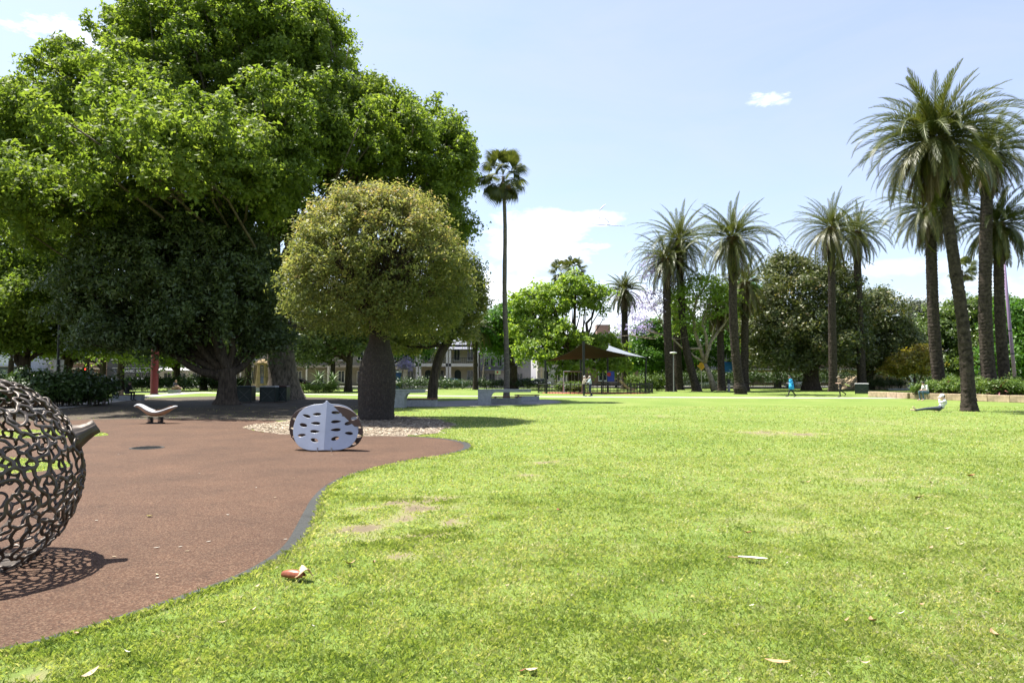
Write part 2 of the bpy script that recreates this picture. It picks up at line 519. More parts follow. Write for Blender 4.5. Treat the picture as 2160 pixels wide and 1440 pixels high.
mulch_poly = [p + Vector((random.uniform(-.07, .07), random.uniform(-.12, .12), 0)) for p in mulch_front[:-1]] + [p + Vector((random.uniform(-.2, .2), random.uniform(-.3, .3), 0)) for p in smooth_poly(mu_back, 4)]
sheet('mulch_bed', mulch_poly, 0.012, M_mulch, 'pale bark mulch bed around the bottle tree')
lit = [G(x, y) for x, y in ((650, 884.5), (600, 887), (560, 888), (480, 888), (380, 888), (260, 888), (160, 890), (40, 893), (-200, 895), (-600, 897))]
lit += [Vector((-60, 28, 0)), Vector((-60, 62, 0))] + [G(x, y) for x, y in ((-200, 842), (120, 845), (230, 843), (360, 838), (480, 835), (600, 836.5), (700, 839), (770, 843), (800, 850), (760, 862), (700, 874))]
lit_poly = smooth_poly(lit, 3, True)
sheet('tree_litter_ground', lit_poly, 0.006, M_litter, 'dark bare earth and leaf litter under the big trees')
# winding path beyond the lawn
def strip(name, mid, w, z, m, label):
    return band(name, [p + Vector((0, -w / 2, 0)) for p in mid], [w] * len(mid), z, m, label)
path_mid = smooth_poly([V(x, 800, d).xy.to_3d() for x, d in ((2420, 52), (1900, 55.5), (1669, 56.5), (1240, 59), (900, 63), (640, 69), (470, 74), (360, 76), (200, 82), (-100, 92))], 6)
strip('path', path_mid, 2.5, 0.008, M_path, 'pale concrete path crossing behind the lawn')
path2 = [V(x, 800, d).xy.to_3d() for x, d in ((420, 76), (300, 60), (200, 46), (60, 36), (-200, 31))]
strip('side_path', smooth_poly(path2, 6), 2.2, 0.012, M_path, 'shaded side path under the trees on the left')
pad = [G(x, y) for x, y in ((815, 861), (840, 858.5), (930, 858), (1060, 855), (1150, 852), (1185, 848), (1150, 843), (1060, 842.5), (930, 846), (830, 850))]
sheet('table_paving', smooth_poly(pad, 4, True), 0.010, M_pave, 'grey paving under the concrete tables')
road_y = 103.0
me = fast('road', [(-300, road_y, .004), (300, road_y, .004), (300, road_y + 9, .004), (-300, road_y + 9, .004)], np.array([[0, 1, 2, 3]]), M_asphalt)
setp(link('road', me), 'asphalt street behind the park hedge', kind='structure')
kb = MB(); kb.box((0, road_y - .15, .06), (600, .3, .12)); setp(kb.build('kerb', M_path), 'concrete kerb along the street', kind='structure')
fp = MB(); fp.box((0, road_y + 11, .07), (600, 4, .14)); setp(fp.build('footpath', M_path), 'footpath in front of the houses', kind='structure')
cl = MB()
for i in range(-30, 30): cl.box((i * 7.0, road_y + 4.5, .006), (3, .12, .004))
setp(cl.build('lane_marking', mat('road_paint', (.75, .75, .72), .7)), 'white dashed line along the street', kind='structure')

# ------------------------------------------------------------------ grass blades of the nearer lawn
def grass_blades():
    xs, ys, hs, ws = [], [], [], []
    r = np.random.RandomState(5)
    for (y0, y1, dens, h, w) in ((2.6, 4.6, 7000, .042, .0042), (4.6, 6.6, 4200, .042, .0052), (6.6, 9.5, 2100, .042, .0075), (9.5, 14, 950, .044, .011), (14, 21, 380, .048, .016), (21, 28, 110, .05, .024), (28, 38, 40, .05, .032)):
        xa, xb = -.80 * y1 - .6, .80 * y1 + .6
        n = int((xb - xa) * (y1 - y0) * dens)
        x = r.uniform(xa, xb, n); y = r.uniform(y0, y1, n)
        keep = np.abs(x) < .785 * y + .5
        x, y = x[keep], y[keep]
        inside = in_poly(x, y, rubber_poly) & ~in_poly(x, y, island1) & ~in_poly(x, y, island2)
        inside |= in_poly(x, y, mulch_poly) | (in_poly(x, y, lit_poly) & (r.rand(len(x)) < .96)) | in_poly(x, y, smooth_poly(pad, 4, True))
        wv = wear(x, y)
        clump = fbm(x, y, .22, 3, 3)
        pr = (1 - np.clip(wv * 1.7, 0, .90)) * np.clip(.35 + 1.3 * clump, 0, 1)
        ok = ~inside & (r.rand(len(x)) < pr)
        x, y, cl_ = x[ok], y[ok], clump[ok]
        xs.append(x); ys.append(y); hs.append(h * r.uniform(.45, 1.25, len(x)) * (.6 + .7 * cl_)); ws.append(w * r.uniform(.7, 1.3, len(x)))
    n_lawn = sum(len(q) for q in xs)
    # darker, longer tufts in the worn corner
    for (px, py) in ((760, 1150), (830, 1150), (850, 1160), (870, 1140), (930, 1140), (980, 1135), (1110, 1065), (1050, 1095), (730, 1095), (760, 1055), (810, 1055), (880, 1055), (940, 1060), (700, 1045), (715, 1030), (960, 1120), (905, 1125)):
        p = G(px, py); n = 210
        a, q = r.uniform(0, 2 * PI, n), np.abs(r.normal(0, .11, n))
        x, y = p.x + q * np.cos(a) * 1.4, p.y + q * np.sin(a)
        ok = ~in_poly(x, y, rubber_poly)
        x, y = x[ok], y[ok]; n = len(x)
        xs.append(x); ys.append(y); hs.append(r.uniform(.03, .065, n)); ws.append(np.full(n, .0065))
    n_tuft = sum(len(q) for q in xs)
    # unmown blades creeping over the rubber edge
    for a_, b_ in zip(edge, edge[1:]):
        L_ = (b_ - a_).length; D_ = max(3.0, a_.y); n = int(L_ * 2400 / D_)
        if abs(a_.x) > .8 * a_.y + 1 or n < 1: continue
        t_ = r.rand(n); o_ = r.normal(-.015, .022, n); d_ = (b_ - a_).normalized()
        xs.append(a_.x + (b_.x - a_.x) * t_ - d_.y * o_); ys.append(a_.y + (b_.y - a_.y) * t_ + d_.x * o_)
        hs.append(r.uniform(.035, .075, n)); ws.append(np.full(n, .0016 + .0009 * D_))
    x, y, h, w = map(np.concatenate, (xs, ys, hs, ws))
    n = len(x)
    a = r.uniform(0, 2 * PI, n)
    lean = r.uniform(.35, 1.45, n)
    ca, sa = np.cos(a), np.sin(a)
    b = r.uniform(0, 2 * PI, n)
    cb, sb = np.cos(b) * w / 2, np.sin(b) * w / 2
    Vt = np.empty((n, 4, 3), np.float32)
    Vt[:, 0] = np.stack([x - cb, y - sb, np.full(n, -.002)], 1)
    Vt[:, 1] = np.stack([x + cb, y + sb, np.full(n, -.002)], 1)
    mxh = h * .62; off = np.sin(lean * .6) * h * .6
    Vt[:, 2] = np.stack([x + ca * off + cb * .9, y + sa * off + sb * .9, mxh * np.cos(lean * .6)], 1)
    Vt[:, 3] = np.stack([x + ca * np.sin(lean) * h, y + sa * np.sin(lean) * h, h * np.cos(lean) * .9 + .004], 1)
    idx = np.arange(n)[:, None] * 4
    F = np.concatenate([idx + np.array([[0, 1, 2]]), idx + np.array([[0, 2, 3]])])
    big = fbm(x, y, 2.6, 2, 4); wv = wear(x, y)
    t = np.clip(.5 + (big - .5) * .7 + (fbm(x, y, .3, 6, 2) - .5) * .6 + r.normal(0, .20, n) + wv * .22 + (r.rand(n) < .05) * .35, 0, 1)
    t[n_lawn:n_tuft] = np.clip(r.normal(.30, .15, n_tuft - n_lawn), 0, 1)
    m = leaf_mat('grass_blade', [(0, (.140, .210, .042)), (.35, (.265, .330, .082)), (.65, (.365, .405, .135)), (.9, (.46, .45, .23)), (1, (.58, .53, .37))], trans=.50, rough=.42, spec=.32, tcol=(1.15, 1.15, .6))
    o = link('grass', fast('grass', Vt, F, m, tint=np.concatenate([t, t])))
    setp(o, 'short mown grass blades of the lawn', 'grass', kind='stuff')
grass_blades()

def chips():
    """loose bark chips and litter over the mulch bed"""
    r = np.random.RandomState(15); n = 26000
    xa, xb = min(p.x for p in mulch_poly) - .3, max(p.x for p in mulch_poly) + .5; ya, yb = min(p.y for p in mulch_poly) - .2, max(p.y for p in mulch_poly) + .4
    x, y = r.uniform(xa, xb, n), r.uniform(ya, yb, n)
    ok = in_poly(x + r.normal(0, .12, n), y + r.normal(0, .2, n), mulch_poly) & ~in_poly(x, y, rubber_poly)
    x, y = x[ok], y[ok]; n = len(x)
    a = r.uniform(0, 2 * PI, n); L_ = r.uniform(.03, .085, n); w = L_ * r.uniform(.25, .5, n); tl = r.uniform(-.3, .3, n)
    ca, sa = np.cos(a), np.sin(a); z = .016 + r.uniform(0, .02, n)
    Vt = np.empty((n, 3, 3), np.float32)
    Vt[:, 0] = np.stack([x - ca * L_ - sa * w, y - sa * L_ + ca * w, z - tl * L_ * .5], 1)
    Vt[:, 1] = np.stack([x - ca * L_ * .6 + sa * w, y - sa * L_ * .6 - ca * w, z], 1)
    Vt[:, 2] = np.stack([x + ca * L_, y + sa * L_, z + tl * L_ * .5 + .012], 1)
    m = leaf_mat('bark_chip', [(0, (.09, .065, .045)), (.5, (.30, .24, .17)), (1, (.55, .49, .39))], .1, .85, .1, (1, 1, 1))
    setp(link('mulch_chips', fast('mulch_chips', Vt, np.arange(n * 3).reshape(n, 3), m, tint=r.rand(n))), 'pale bark chips scattered round the bottle tree', 'mulch', kind='stuff')
chips()
# ------------------------------------------------------------------ trees
def unit(n, r):
    v = r.normal(0, 1, (n, 3)); return v / np.linalg.norm(v, axis=1, keepdims=True)
def leaf_quads(P, Nn, size, r, aspect=.62, fold=.18):
    """one uneven three-corner leaf at every point P with blade normal Nn"""
    n = len(P)
    t = np.cross(Nn, unit(n, r)); t /= np.linalg.norm(t, axis=1, keepdims=True) + 1e-9
    b = np.cross(Nn, t)
    s = (size * r.uniform(.65, 1.3, n))[:, None]
    Vt = np.empty((n, 3, 3), np.float32)
    sk = r.uniform(-.25, .25, n)[:, None]
    Vt[:, 0] = P - t * s * (.42 + sk) + b * s * aspect * .72
    Vt[:, 1] = P - t * s * (.42 - sk) - b * s * aspect * .72 + Nn * s * fold
    Vt[:, 2] = P + t * s * .72 - Nn * s * fold
    return Vt, np.arange(n * 3).reshape(n, 3)
def crown_points(lobes, n, r, clump, inner=.14, flat=.92, shell=(.72, 1.0), cull=.72, spread=1.0, low=-.75, dens=3.2):
    lobes = np.asarray(lobes, float)
    area = (lobes[:, 3] * lobes[:, 4] + lobes[:, 3] * lobes[:, 5] + lobes[:, 4] * lobes[:, 5])
    nc = np.maximum(6, (area * dens / clump ** 2).astype(int))
    cc, cn = [], []
    for L_, k in zip(lobes, nc):
        d = unit(k, r)
        d[d[:, 2] < low, 2] *= -1
        f = r.uniform(shell[0], shell[1], (k, 1))
        p = L_[:3] + d * L_[3:6] * f
        inside = np.zeros(k, bool)
        for M_ in lobes:
            if M_ is L_ or np.array_equal(M_, L_): continue
            inside |= (((p - M_[:3]) / M_[3:6]) ** 2).sum(1) < cull ** 2
        cc.append(p[~inside]); cn.append(d[~inside])
    cc, cn = np.concatenate(cc), np.concatenate(cn)
    size = np.clip(np.exp(r.normal(-.08, .38, len(cc))), .4, 1.9) * clump
    w = size ** 2; w = w / w.sum()
    ci = r.choice(len(cc), n, p=w)
    d = unit(n, r)
    d[:, 2] = np.where((d[:, 2] < -.3) & (r.rand(n) < .6), -d[:, 2] * .6, d[:, 2])
    rad = size[ci][:, None] * (r.uniform(.15, 1.0, (n, 1)) ** .6 * spread + (r.rand(n, 1) < .12) * r.uniform(0, .35, (n, 1)))
    ax = unit(len(cc), r)[ci]                          # each spray drawn out along its own axis
    off = d * rad * np.array([1, 1, flat])
    off = off * .78 + ax * (off * ax).sum(1, keepdims=True) * 1.0
    P = cc[ci] + off
    Nn = d * .45 + cn[ci] * .25 + np.array([0, 0, .35]) + unit(n, r) * .75
    ni = int(n * inner)
    if ni:
        li = r.choice(len(lobes), ni, p=area / area.sum())
        P[:ni] = lobes[li, :3] + unit(ni, r) * lobes[li, 3:6] * (r.uniform(.1, .8, (ni, 1)))
    Nn /= np.linalg.norm(Nn, axis=1, keepdims=True)
    tone = r.uniform(-.16, .16, len(cc))[ci]
    return P, Nn, tone, cc
def limb(mb, a, b, r0, r1, r, sag=.10, n=6, seg=7, m=0):
    a, b = Vector(a), Vector(b)
    L_ = (b - a).length
    side = Vector(r.normal(0, 1, 3)) * L_ * sag * .6
    pts = []
    for i in range(n):
        t = i / (n - 1)
        p = a.lerp(b, t) + side * math.sin(PI * t) + Vector((0, 0, -L_ * sag * .5 * math.sin(PI * t)))
        if 0 < i < n - 1: p += Vector(r.normal(0, 1, 3)) * L_ * .015
        pts.append(p)
    mb.tube(pts, [r0 + (r1 - r0) * (i / (n - 1)) ** .8 for i in range(n)], seg, m)
    return pts
M_bark = mat('bark_dark', (.075, .058, .042), .9, var=.4, scale=3, bump=1.0, bscale=14, stretch=(3, 3, .7), spec=.2)
M_bark_grey = mat('bark_grey', (.16, .135, .105), .9, var=.4, scale=3, bump=.9, bscale=16, stretch=(2.5, 2.5, .8), spec=.2)
M_bark_pale = mat('bark_pale', (.30, .25, .19), .85, var=.35, scale=4, bump=.6, bscale=18, spec=.2)
def tree(name, label, base, lobes, n, leaf, m_leaf, seed, clump, trunk=None, m_bark=None, group=None, twigs=40, fork=None, aspect=.62, limb_r=None, tone0=.5, cat='tree', **kw):
    """base: ground point; lobes: world ellipsoids; trunk: [(point, radius)...] up to the fork"""
    r = np.random.RandomState(seed)
    base = Vector(base)
    root = thing(name, label, cat, base, group=group)
    b3 = np.array(base)
    P, Nn, tone, cc = crown_points(lobes, n, r, clump, **kw)
    P = P - b3
    keep = P[:, 2] > .05
    Vt, F = leaf_quads(P[keep], Nn[keep], leaf, r, aspect)
    tint = np.clip(tone0 + tone[keep] + r.normal(0, .16, keep.sum()), 0, 1)
    link('crown', fast('crown', Vt, F, m_leaf, tint=tint), root)
    if trunk:
        mb = MB()
        pts = [Vector(p) - base for p, q in trunk]; rad = [q for p, q in trunk]
        seg = 14
        ph = r.uniform(0, 6, 3)
        sp = smooth_poly(pts, 4)
        rr = np.interp(np.linspace(0, 1, len(sp)), np.linspace(0, 1, len(rad)), rad)
        mb.tube(sp, list(rr), seg, wob=lambda i, k: 1 + .10 * math.sin(3 * 2 * PI * k / seg + ph[0] + i * .15) + .06 * math.sin(5 * 2 * PI * k / seg + ph[1] - i * .2) + .03 * random.uniform(-1, 1))
        top, tr = sp[-1], rr[-1]
        ends = []
        for L_ in lobes:
            c = Vector(L_[:3]) - base
            lr = limb_r or tr * .62
            s = sp[-1 - random.randint(0, min(3, len(sp) - 2))]
            e = limb(mb, s, c + Vector((0, 0, -.15 * L_[5])), lr, lr * .35, r, sag=.09, n=7, seg=8)
            ends.append(e)
        for q in cc[r.permutation(len(cc))[:twigs]]:
            q = Vector(q) - base
            best = min((e for e in ends), key=lambda e: (e[-1] - q).length)
            s = best[r.randint(2, len(best))]
            limb(mb, s, q, tr * .16, tr * .04, r, sag=.08, n=5, seg=5)
        mb.build('trunk', m_bark or M_bark, root, smooth=True)
    return root
def lobe(px, py, Y, rx, rz, ry=None):              # pixel centre and pixel radii at depth Y -> world ellipsoid
    c = V(px, py, Y); k = K(Y)
    return (c.x, c.y, c.z, rx * k, (ry if ry is not None else rx * k), rz * k)
LEAF = {
 'plane': leaf_mat('plane_leaf', [(0, (.055, .098, .018)), (.4, (.115, .175, .032)), (.75, (.185, .252, .050)), (1, (.28, .34, .085))], .57, .55, .25),
 'dark': leaf_mat('dark_leaf', [(0, (.036, .064, .024)), (.5, (.082, .120, .044)), (1, (.155, .205, .075))], .36, .38, .45),
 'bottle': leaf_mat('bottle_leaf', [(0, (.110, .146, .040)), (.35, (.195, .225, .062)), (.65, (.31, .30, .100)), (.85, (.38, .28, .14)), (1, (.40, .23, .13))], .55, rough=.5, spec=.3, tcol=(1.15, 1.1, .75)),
 'lime': leaf_mat('lime_leaf', [(0, (.105, .19, .028)), (.5, (.19, .29, .045)), (1, (.30, .38, .085))], .52, .5, .3),
 'magnolia': leaf_mat('magnolia_leaf', [(0, (.038, .058, .020)), (.5, (.085, .110, .036)), (.85, (.16, .155, .06)), (1, (.23, .16, .07))], .32, .46, .38),
 'fig': leaf_mat('fig_leaf', [(0, (.040, .075, .016)), (.5, (.085, .135, .027)), (1, (.15, .205, .045))], .42, .4, .4),
 'bright': leaf_mat('bright_leaf', [(0, (.04, .11, .012)), (.5, (.07, .165, .02)), (1, (.12, .23, .03))], .4, .45, .35),
 'golden': leaf_mat('golden_leaf', [(0, (.09, .11, .016)), (.5, (.22, .20, .028)), (1, (.36, .24, .045))], .4, .4, .4),
 'casuarina': leaf_mat('casuarina_leaf', [(0, (.05, .062, .045)), (.5, (.085, .10, .07)), (1, (.13, .14, .10))], .2, .7, .2),
 'hedge': leaf_mat('hedge_leaf', [(0, (.022, .048, .014)), (.5, (.045, .085, .02)), (1, (.09, .14, .03))], .25, .38, .45),
 'shrub': leaf_mat('shrub_leaf', [(0, (.05, .10, .018)), (.5, (.10, .17, .03)), (1, (.20, .25, .06))], .35, .45, .3),
 'purple': leaf_mat('jacaranda_flower', [(0, (.26, .22, .42)), (.5, (.40, .34, .58)), (1, (.52, .47, .68))], .4, .6, .2, (1, 1, 1)),
}
# the giant plane tree
D0 = 47.0
big = [lobe(475, 165, D0, 180, 145, 8), lobe(260, 270, 45, 150, 125, 7.5), lobe(105, 315, 46, 95, 100, 6.5), lobe(640, 175, 48, 105, 105, 7.5),
       lobe(710, 330, 47, 150, 120, 8), lobe(880, 345, 49, 105, 105, 6.5), lobe(920, 455, 49, 62, 75, 4.5), lobe(450, 390, 38.5, 200, 115, 10), lobe(165, 470, 38.5, 130, 85, 9), lobe(560, 75, D0, 110, 75, 7), lobe(400, 75, D0, 90, 60, 5.5),
       lobe(55, 250, 46, 50, 45, 4), lobe(215, 190, 45, 60, 60, 4.5), lobe(675, 75, 48, 50, 40, 4.5), lobe(790, 245, 49, 60, 55, 4.5), lobe(955, 330, 49, 50, 52, 4), lobe(300, 110, 46, 60, 55, 5), lobe(620, 300, 41, 110, 90, 6), lobe(330, 250, 41, 110, 80, 6)]
bt = G(597, 842)
tree('plane_tree', 'giant plane tree with broad bright green crown filling the upper left', bt, big, 480000, .20, LEAF['plane'], 11, .55, shell=(.50, 1.16), dens=1.7,
     trunk=[(bt + Vector((0, 0, -.2)), 1.75), (bt + Vector((0, 0, .5)), 1.25), (bt + Vector((-.1, 0, 2)), 1.0), (bt + Vector((-.3, 0, 4)), .95), (bt + Vector((-.6, -.5, 6.5)), .9)], m_bark=M_bark_grey, twigs=220, limb_r=.34, inner=.05, tone0=.55)
# dark glossy tree in front of it
d2 = 40.5
b2 = G(478, 853)
dk = [lobe(400, 560, d2, 165, 110, 5.2), lobe(290, 600, 40, 130, 105, 4.5), lobe(500, 590, d2, 95, 100, 4), lobe(360, 490, 42, 120, 75, 4), lobe(540, 660, 43, 70, 65, 3), lobe(250, 690, 40, 80, 60, 3.2), lobe(420, 660, 39.5, 110, 70, 3.4), lobe(320, 715, 40, 90, 40, 3), lobe(190, 640, 41, 60, 70, 3), lobe(560, 720, 43, 50, 36, 2.5)]
k = K(d2)
tree('evergreen_tree', 'dark glossy evergreen with forked trunk beside the bins', b2, dk, 130000, .20, LEAF['dark'], 12, .6, dens=2.0, aspect=.42,
     trunk=[(b2 + Vector((0, 0, -.1)), .95), (b2 + Vector((0, 0, .35)), .62), (b2 + Vector((.05, 0, 1.2)), .5), (b2 + Vector((0, 0, 2.1)), .52)], twigs=60, limb_r=.3, inner=.12, tone0=.5)
# smaller planes on the far left
for i, (bx, by, lb, sd, lab) in enumerate((
    (48, 842, [lobe(60, 560, 50, 120, 90, 4.5), lobe(90, 650, 48, 110, 75, 4), lobe(-40, 640, 50, 110, 110, 4.5), lobe(20, 715, 50, 90, 45, 4), lobe(110, 725, 50, 70, 32, 3)], 21, 'leafy plane tree at the left edge behind the bronze pod'),
    (135, 838, [lobe(150, 690, 54, 90, 70, 4), lobe(130, 600, 55, 90, 70, 4), lobe(215, 720, 56, 60, 40, 3)], 22, 'thin-trunked plane tree beside the grey sign pole'))):
    b = G(bx, by)
    tree('plane_tree', lab, b, lb, 60000, .20, LEAF['plane'], sd, .8, dens=2.4, trunk=[(b, .62), (b + Vector((0, 0, 1)), .42), (b + Vector((.1, 0, 3.2)), .36)], m_bark=M_bark, twigs=30, inner=.1, tone0=.5, group='plane trees on the left')
# foliage of the trees further back on the left
for i, (bx, by, Y, lb, n, mt, lab) in enumerate((
    (252, 826, 78, [lobe(270, 700, 78, 75, 60, 4), lobe(310, 740, 77, 55, 32, 3)], 16000, 'lime', 'sunlit plane tree hanging over the red column'),
    (372, 824, 84, [lobe(385, 720, 84, 70, 55, 4), lobe(350, 752, 82, 45, 25, 3)], 15000, 'lime', 'sunlit plane tree behind the seated reader'),
    (430, 824, 88, [lobe(440, 690, 88, 60, 70, 4), lobe(500, 730, 88, 55, 40, 4)], 13000, 'fig', 'slender tree between dark trunk and seated reader'),
    (522, 826, 80, [lobe(520, 690, 80, 60, 60, 4)], 9000, 'dark', 'dark tree just behind the sandstone memorial'),
    (735, 826, 78, [lobe(690, 700, 76, 95, 60, 5), lobe(750, 680, 78, 80, 70, 5), lobe(655, 735, 76, 45, 38, 3)], 24000, 'dark', 'dark fig tree left of the bottle tree trunk'),
    (180, 822, 96, [lobe(160, 690, 96, 120, 80, 7)], 14000, 'fig', 'street fig tree behind the traffic light'),
    (20, 822, 96, [lobe(10, 690, 96, 110, 70, 7)], 16000, 'fig', 'street fig tree above the painted wall at the left edge'),
    (215, 824, 90, [lobe(215, 720, 90, 70, 45, 4), lobe(150, 735, 90, 60, 30, 4)], 14000, 'fig', 'leafy street tree left of the bakery shop'),
    (455, 824, 98, [lobe(470, 705, 98, 75, 60, 5), lobe(420, 735, 98, 55, 35, 4)], 15000, 'fig', 'leafy street tree right of the pale shopfront'),
    (575, 824, 97, [lobe(560, 700, 97, 60, 60, 5), lobe(620, 715, 97, 60, 50, 5)], 15000, 'dark', 'dark street tree behind the giant trunk'),
    (700, 824, 98, [lobe(700, 715, 98, 70, 50, 5), lobe(640, 745, 98, 40, 25, 3)], 14000, 'fig', 'street tree behind the spiky cordylines'),
    (820, 824, 99, [lobe(830, 715, 99, 60, 45, 5), lobe(880, 735, 99, 40, 28, 3)], 12000, 'bright', 'street tree in front of the pale green terrace'))):
    b = V(bx, by, Y); b.z = 0
    tree('street_tree', lab, b, lb, n, .30, LEAF[mt], 30 + i, 1.0, trunk=[(b, .55), (b + Vector((0, 0, 1.2)), .38), (b + Vector((.1, 0, 4)), .33)], twigs=14, inner=.1, group='trees behind the path on the left')

# ---- Queensland bottle tree
def bottle_tree():
    b = G(793, 885); Y = b.y; k = K(Y)
    r = np.random.RandomState(41)
    root = thing('bottle_tree', 'bottle tree with swollen dark trunk and domed olive crown', 'tree', b)
    prof = [(-.05, 36), (.12, 37), (.5, 36.5), (1.0, 38), (1.5, 38.5), (1.9, 37), (2.25, 34), (2.55, 29), (2.8, 24), (2.98, 21.5), (3.15, 22), (3.3, 20)]
    mb = MB(); seg = 64
    zs = np.linspace(prof[0][0], prof[-1][0], 84)
    rr = np.interp(zs, [p[0] for p in prof], [p[1] * k for p in prof])
    fl = r.uniform(0, 6, 6)
    pts = [Vector((.012 * z * z, 0, z)) for z in zs]
    mb.tube(pts, list(rr), seg, wob=lambda i, q: 1 + .018 * math.sin(4 * 2 * PI * q / seg + fl[0] + zs[i] * .5) + .014 * math.sin(11 * 2 * PI * q / seg + fl[1] + zs[i]) + random.uniform(-.026, .026))
    top = pts[-1]
    crown_c = V(799, 566, Y) - b
    m_t, N, L, p = new_mat('bottle_bark')
    tc = N.new('ShaderNodeTexCoord')
    mp = N.new('ShaderNodeMapping'); mp.inputs['Scale'].default_value = (1, 1, .55); L.new(tc.outputs['Object'], mp.inputs['Vector'])
    n1 = N.new('ShaderNodeTexNoise'); n1.inputs['Scale'].default_value = 16; n1.inputs['Detail'].default_value = 8; n1.inputs['Roughness'].default_value = .75; L.new(mp.outputs[0], n1.inputs['Vector'])
    r1 = ramp(N, [(.3, (.014, .011, .009)), (.55, (.040, .031, .024)), (.68, (.085, .070, .055)), (.76, (.26, .23, .20))]); L.new(n1.outputs['Fac'], r1.inputs['Fac'])
    L.new(r1.outputs[0], p.inputs['Base Color']); p.inputs['Roughness'].default_value = .9
    bp = N.new('ShaderNodeBump'); bp.inputs['Strength'].default_value = 1; bp.inputs['Distance'].default_value = .04; L.new(n1.outputs['Fac'], bp.inputs['Height']); L.new(bp.outputs[0], p.inputs['Normal'])
    mb.build('trunk', m_t, root, smooth=True)
    # two stout boughs, then a fan of straight branches
    br = MB()
    dome = Vector((186 * k, 182 * k, 163 * k))
    f1, f2 = top + Vector((-.35, .1, .55)), top + Vector((.32, -.05, .75))
    br.tube([top + Vector((-.15, 0, -.25)), top + Vector((-.25, .05, .2)), f1], [.2, .18, .14], 10)
    br.tube([top + Vector((.12, 0, -.25)), top + Vector((.2, 0, .3)), f2], [.26, .24, .19], 10)
    for i in range(190):
        d = Vector(unit(1, r)[0])
        if d.z < -.35: d.z = -d.z
        e = crown_c + Vector((d.x * dome.x, d.y * dome.y, d.z * dome.z)) * r.uniform(.8, .97)
        s = (f1 if (e.x < 0) == (r.rand() < .8) else f2) + Vector(r.normal(0, .05, 3))
        L_ = (e - s).length
        pts = []
        for j in range(6):
            t = j / 5
            q = s.lerp(e, t) + Vector((0, 0, .10 * L_ * math.sin(PI * t))) + Vector(r.normal(0, .05, 3)) * (t * (1 - t) * 4)
            pts.append(q)
        w = r.uniform(.032, .07)
        br.tube(pts, [w, w * .85, w * .65, w * .48, w * .32, w * .15], 5)
        for h in range(4):
            a = pts[r.randint(2, 5)]
            e2 = a + (Vector(unit(1, r)[0]) * .5 + (e - s).normalized() * .6) * r.uniform(.5, 1.1)
            br.tube([a, a.lerp(e2, .5) + Vector((0, 0, .05)), e2], [w * .35, w * .25, w * .1], 4)
    br.build('branches', M_bark, root, smooth=True)
    lb = [(crown_c.x, crown_c.y, crown_c.z, dome.x, dome.y, dome.z), (crown_c.x - .2, crown_c.y, crown_c.z + .55, dome.x * .8, dome.y * .8, dome.z * .82), (crown_c.x + .75, crown_c.y + .4, crown_c.z - .80, dome.x * .86, dome.y * .82, dome.z * .74), (crown_c.x - .55, crown_c.y - .3, crown_c.z - .9, dome.x * .9, dome.y * .78, dome.z * .72)]
    P, Nn, tone, cc = crown_points(lb, 108000, r, .30, inner=.10, shell=(.80, 1.02), cull=.80, low=-.82, dens=2.8)
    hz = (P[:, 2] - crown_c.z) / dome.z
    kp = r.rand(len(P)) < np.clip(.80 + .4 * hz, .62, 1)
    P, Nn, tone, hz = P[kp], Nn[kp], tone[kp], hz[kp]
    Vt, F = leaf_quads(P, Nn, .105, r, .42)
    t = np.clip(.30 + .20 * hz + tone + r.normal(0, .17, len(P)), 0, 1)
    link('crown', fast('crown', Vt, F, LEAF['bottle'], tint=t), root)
bottle_tree()

# leaning tree behind the bottle tree
b = G(913, 841)
tree('leaning_tree', 'leaning dark-trunked tree beside the left concrete table', b, [lobe(965, 620, 51, 65, 80, 2.6), lobe(900, 690, 51, 75, 50, 2.4), lobe(975, 690, 51, 45, 40, 2), lobe(850, 720, 52, 40, 38, 1.6)], 32000, .16, LEAF['bottle'], 51, .6,
     trunk=[(b + Vector((0, 0, -.1)), .44), (b + Vector((0, 0, .5)), .36), (V(917, 790, b.y), .32), (V(930, 745, b.y), .33), (V(950, 715, b.y), .3)], twigs=30, tone0=.22)
# lime-green open tree over the playground
Yl = 86.0
b = V(1214, 824, Yl); b.z = 0
lime_l = [lobe(1120, 690, Yl, 50, 42, 3), lobe(1165, 640, Yl, 45, 36, 3), lobe(1215, 610, Yl, 38, 26, 2.5), lobe(1255, 640, Yl, 30, 36, 2), lobe(1130, 745, Yl - 2, 45, 34, 3), lobe(1180, 715, Yl - 2, 42, 32, 3), lobe(1225, 735, Yl, 42, 30, 3), lobe(1275, 735, Yl + 1, 38, 24, 2.4), lobe(1290, 775, Yl + 1, 40, 18, 2.4), lobe(1110, 640, Yl, 36, 26, 2.5), lobe(1210, 775, Yl - 1, 36, 16, 2)]
tree('flame_tree', 'open lime-green tree with dark branches behind the shade sail', b, lime_l, 23000, .34, LEAF['lime'], 61, .8, dens=2.0, trunk=[(b, 1.2), (b + Vector((0, 0, 1)), .95), (b + Vector((0, 0, 2.6)), .85), (b + Vector((.1, 0, 3.8)), .8)], twigs=70, limb_r=.34, inner=.04, spread=.9, tone0=.55)
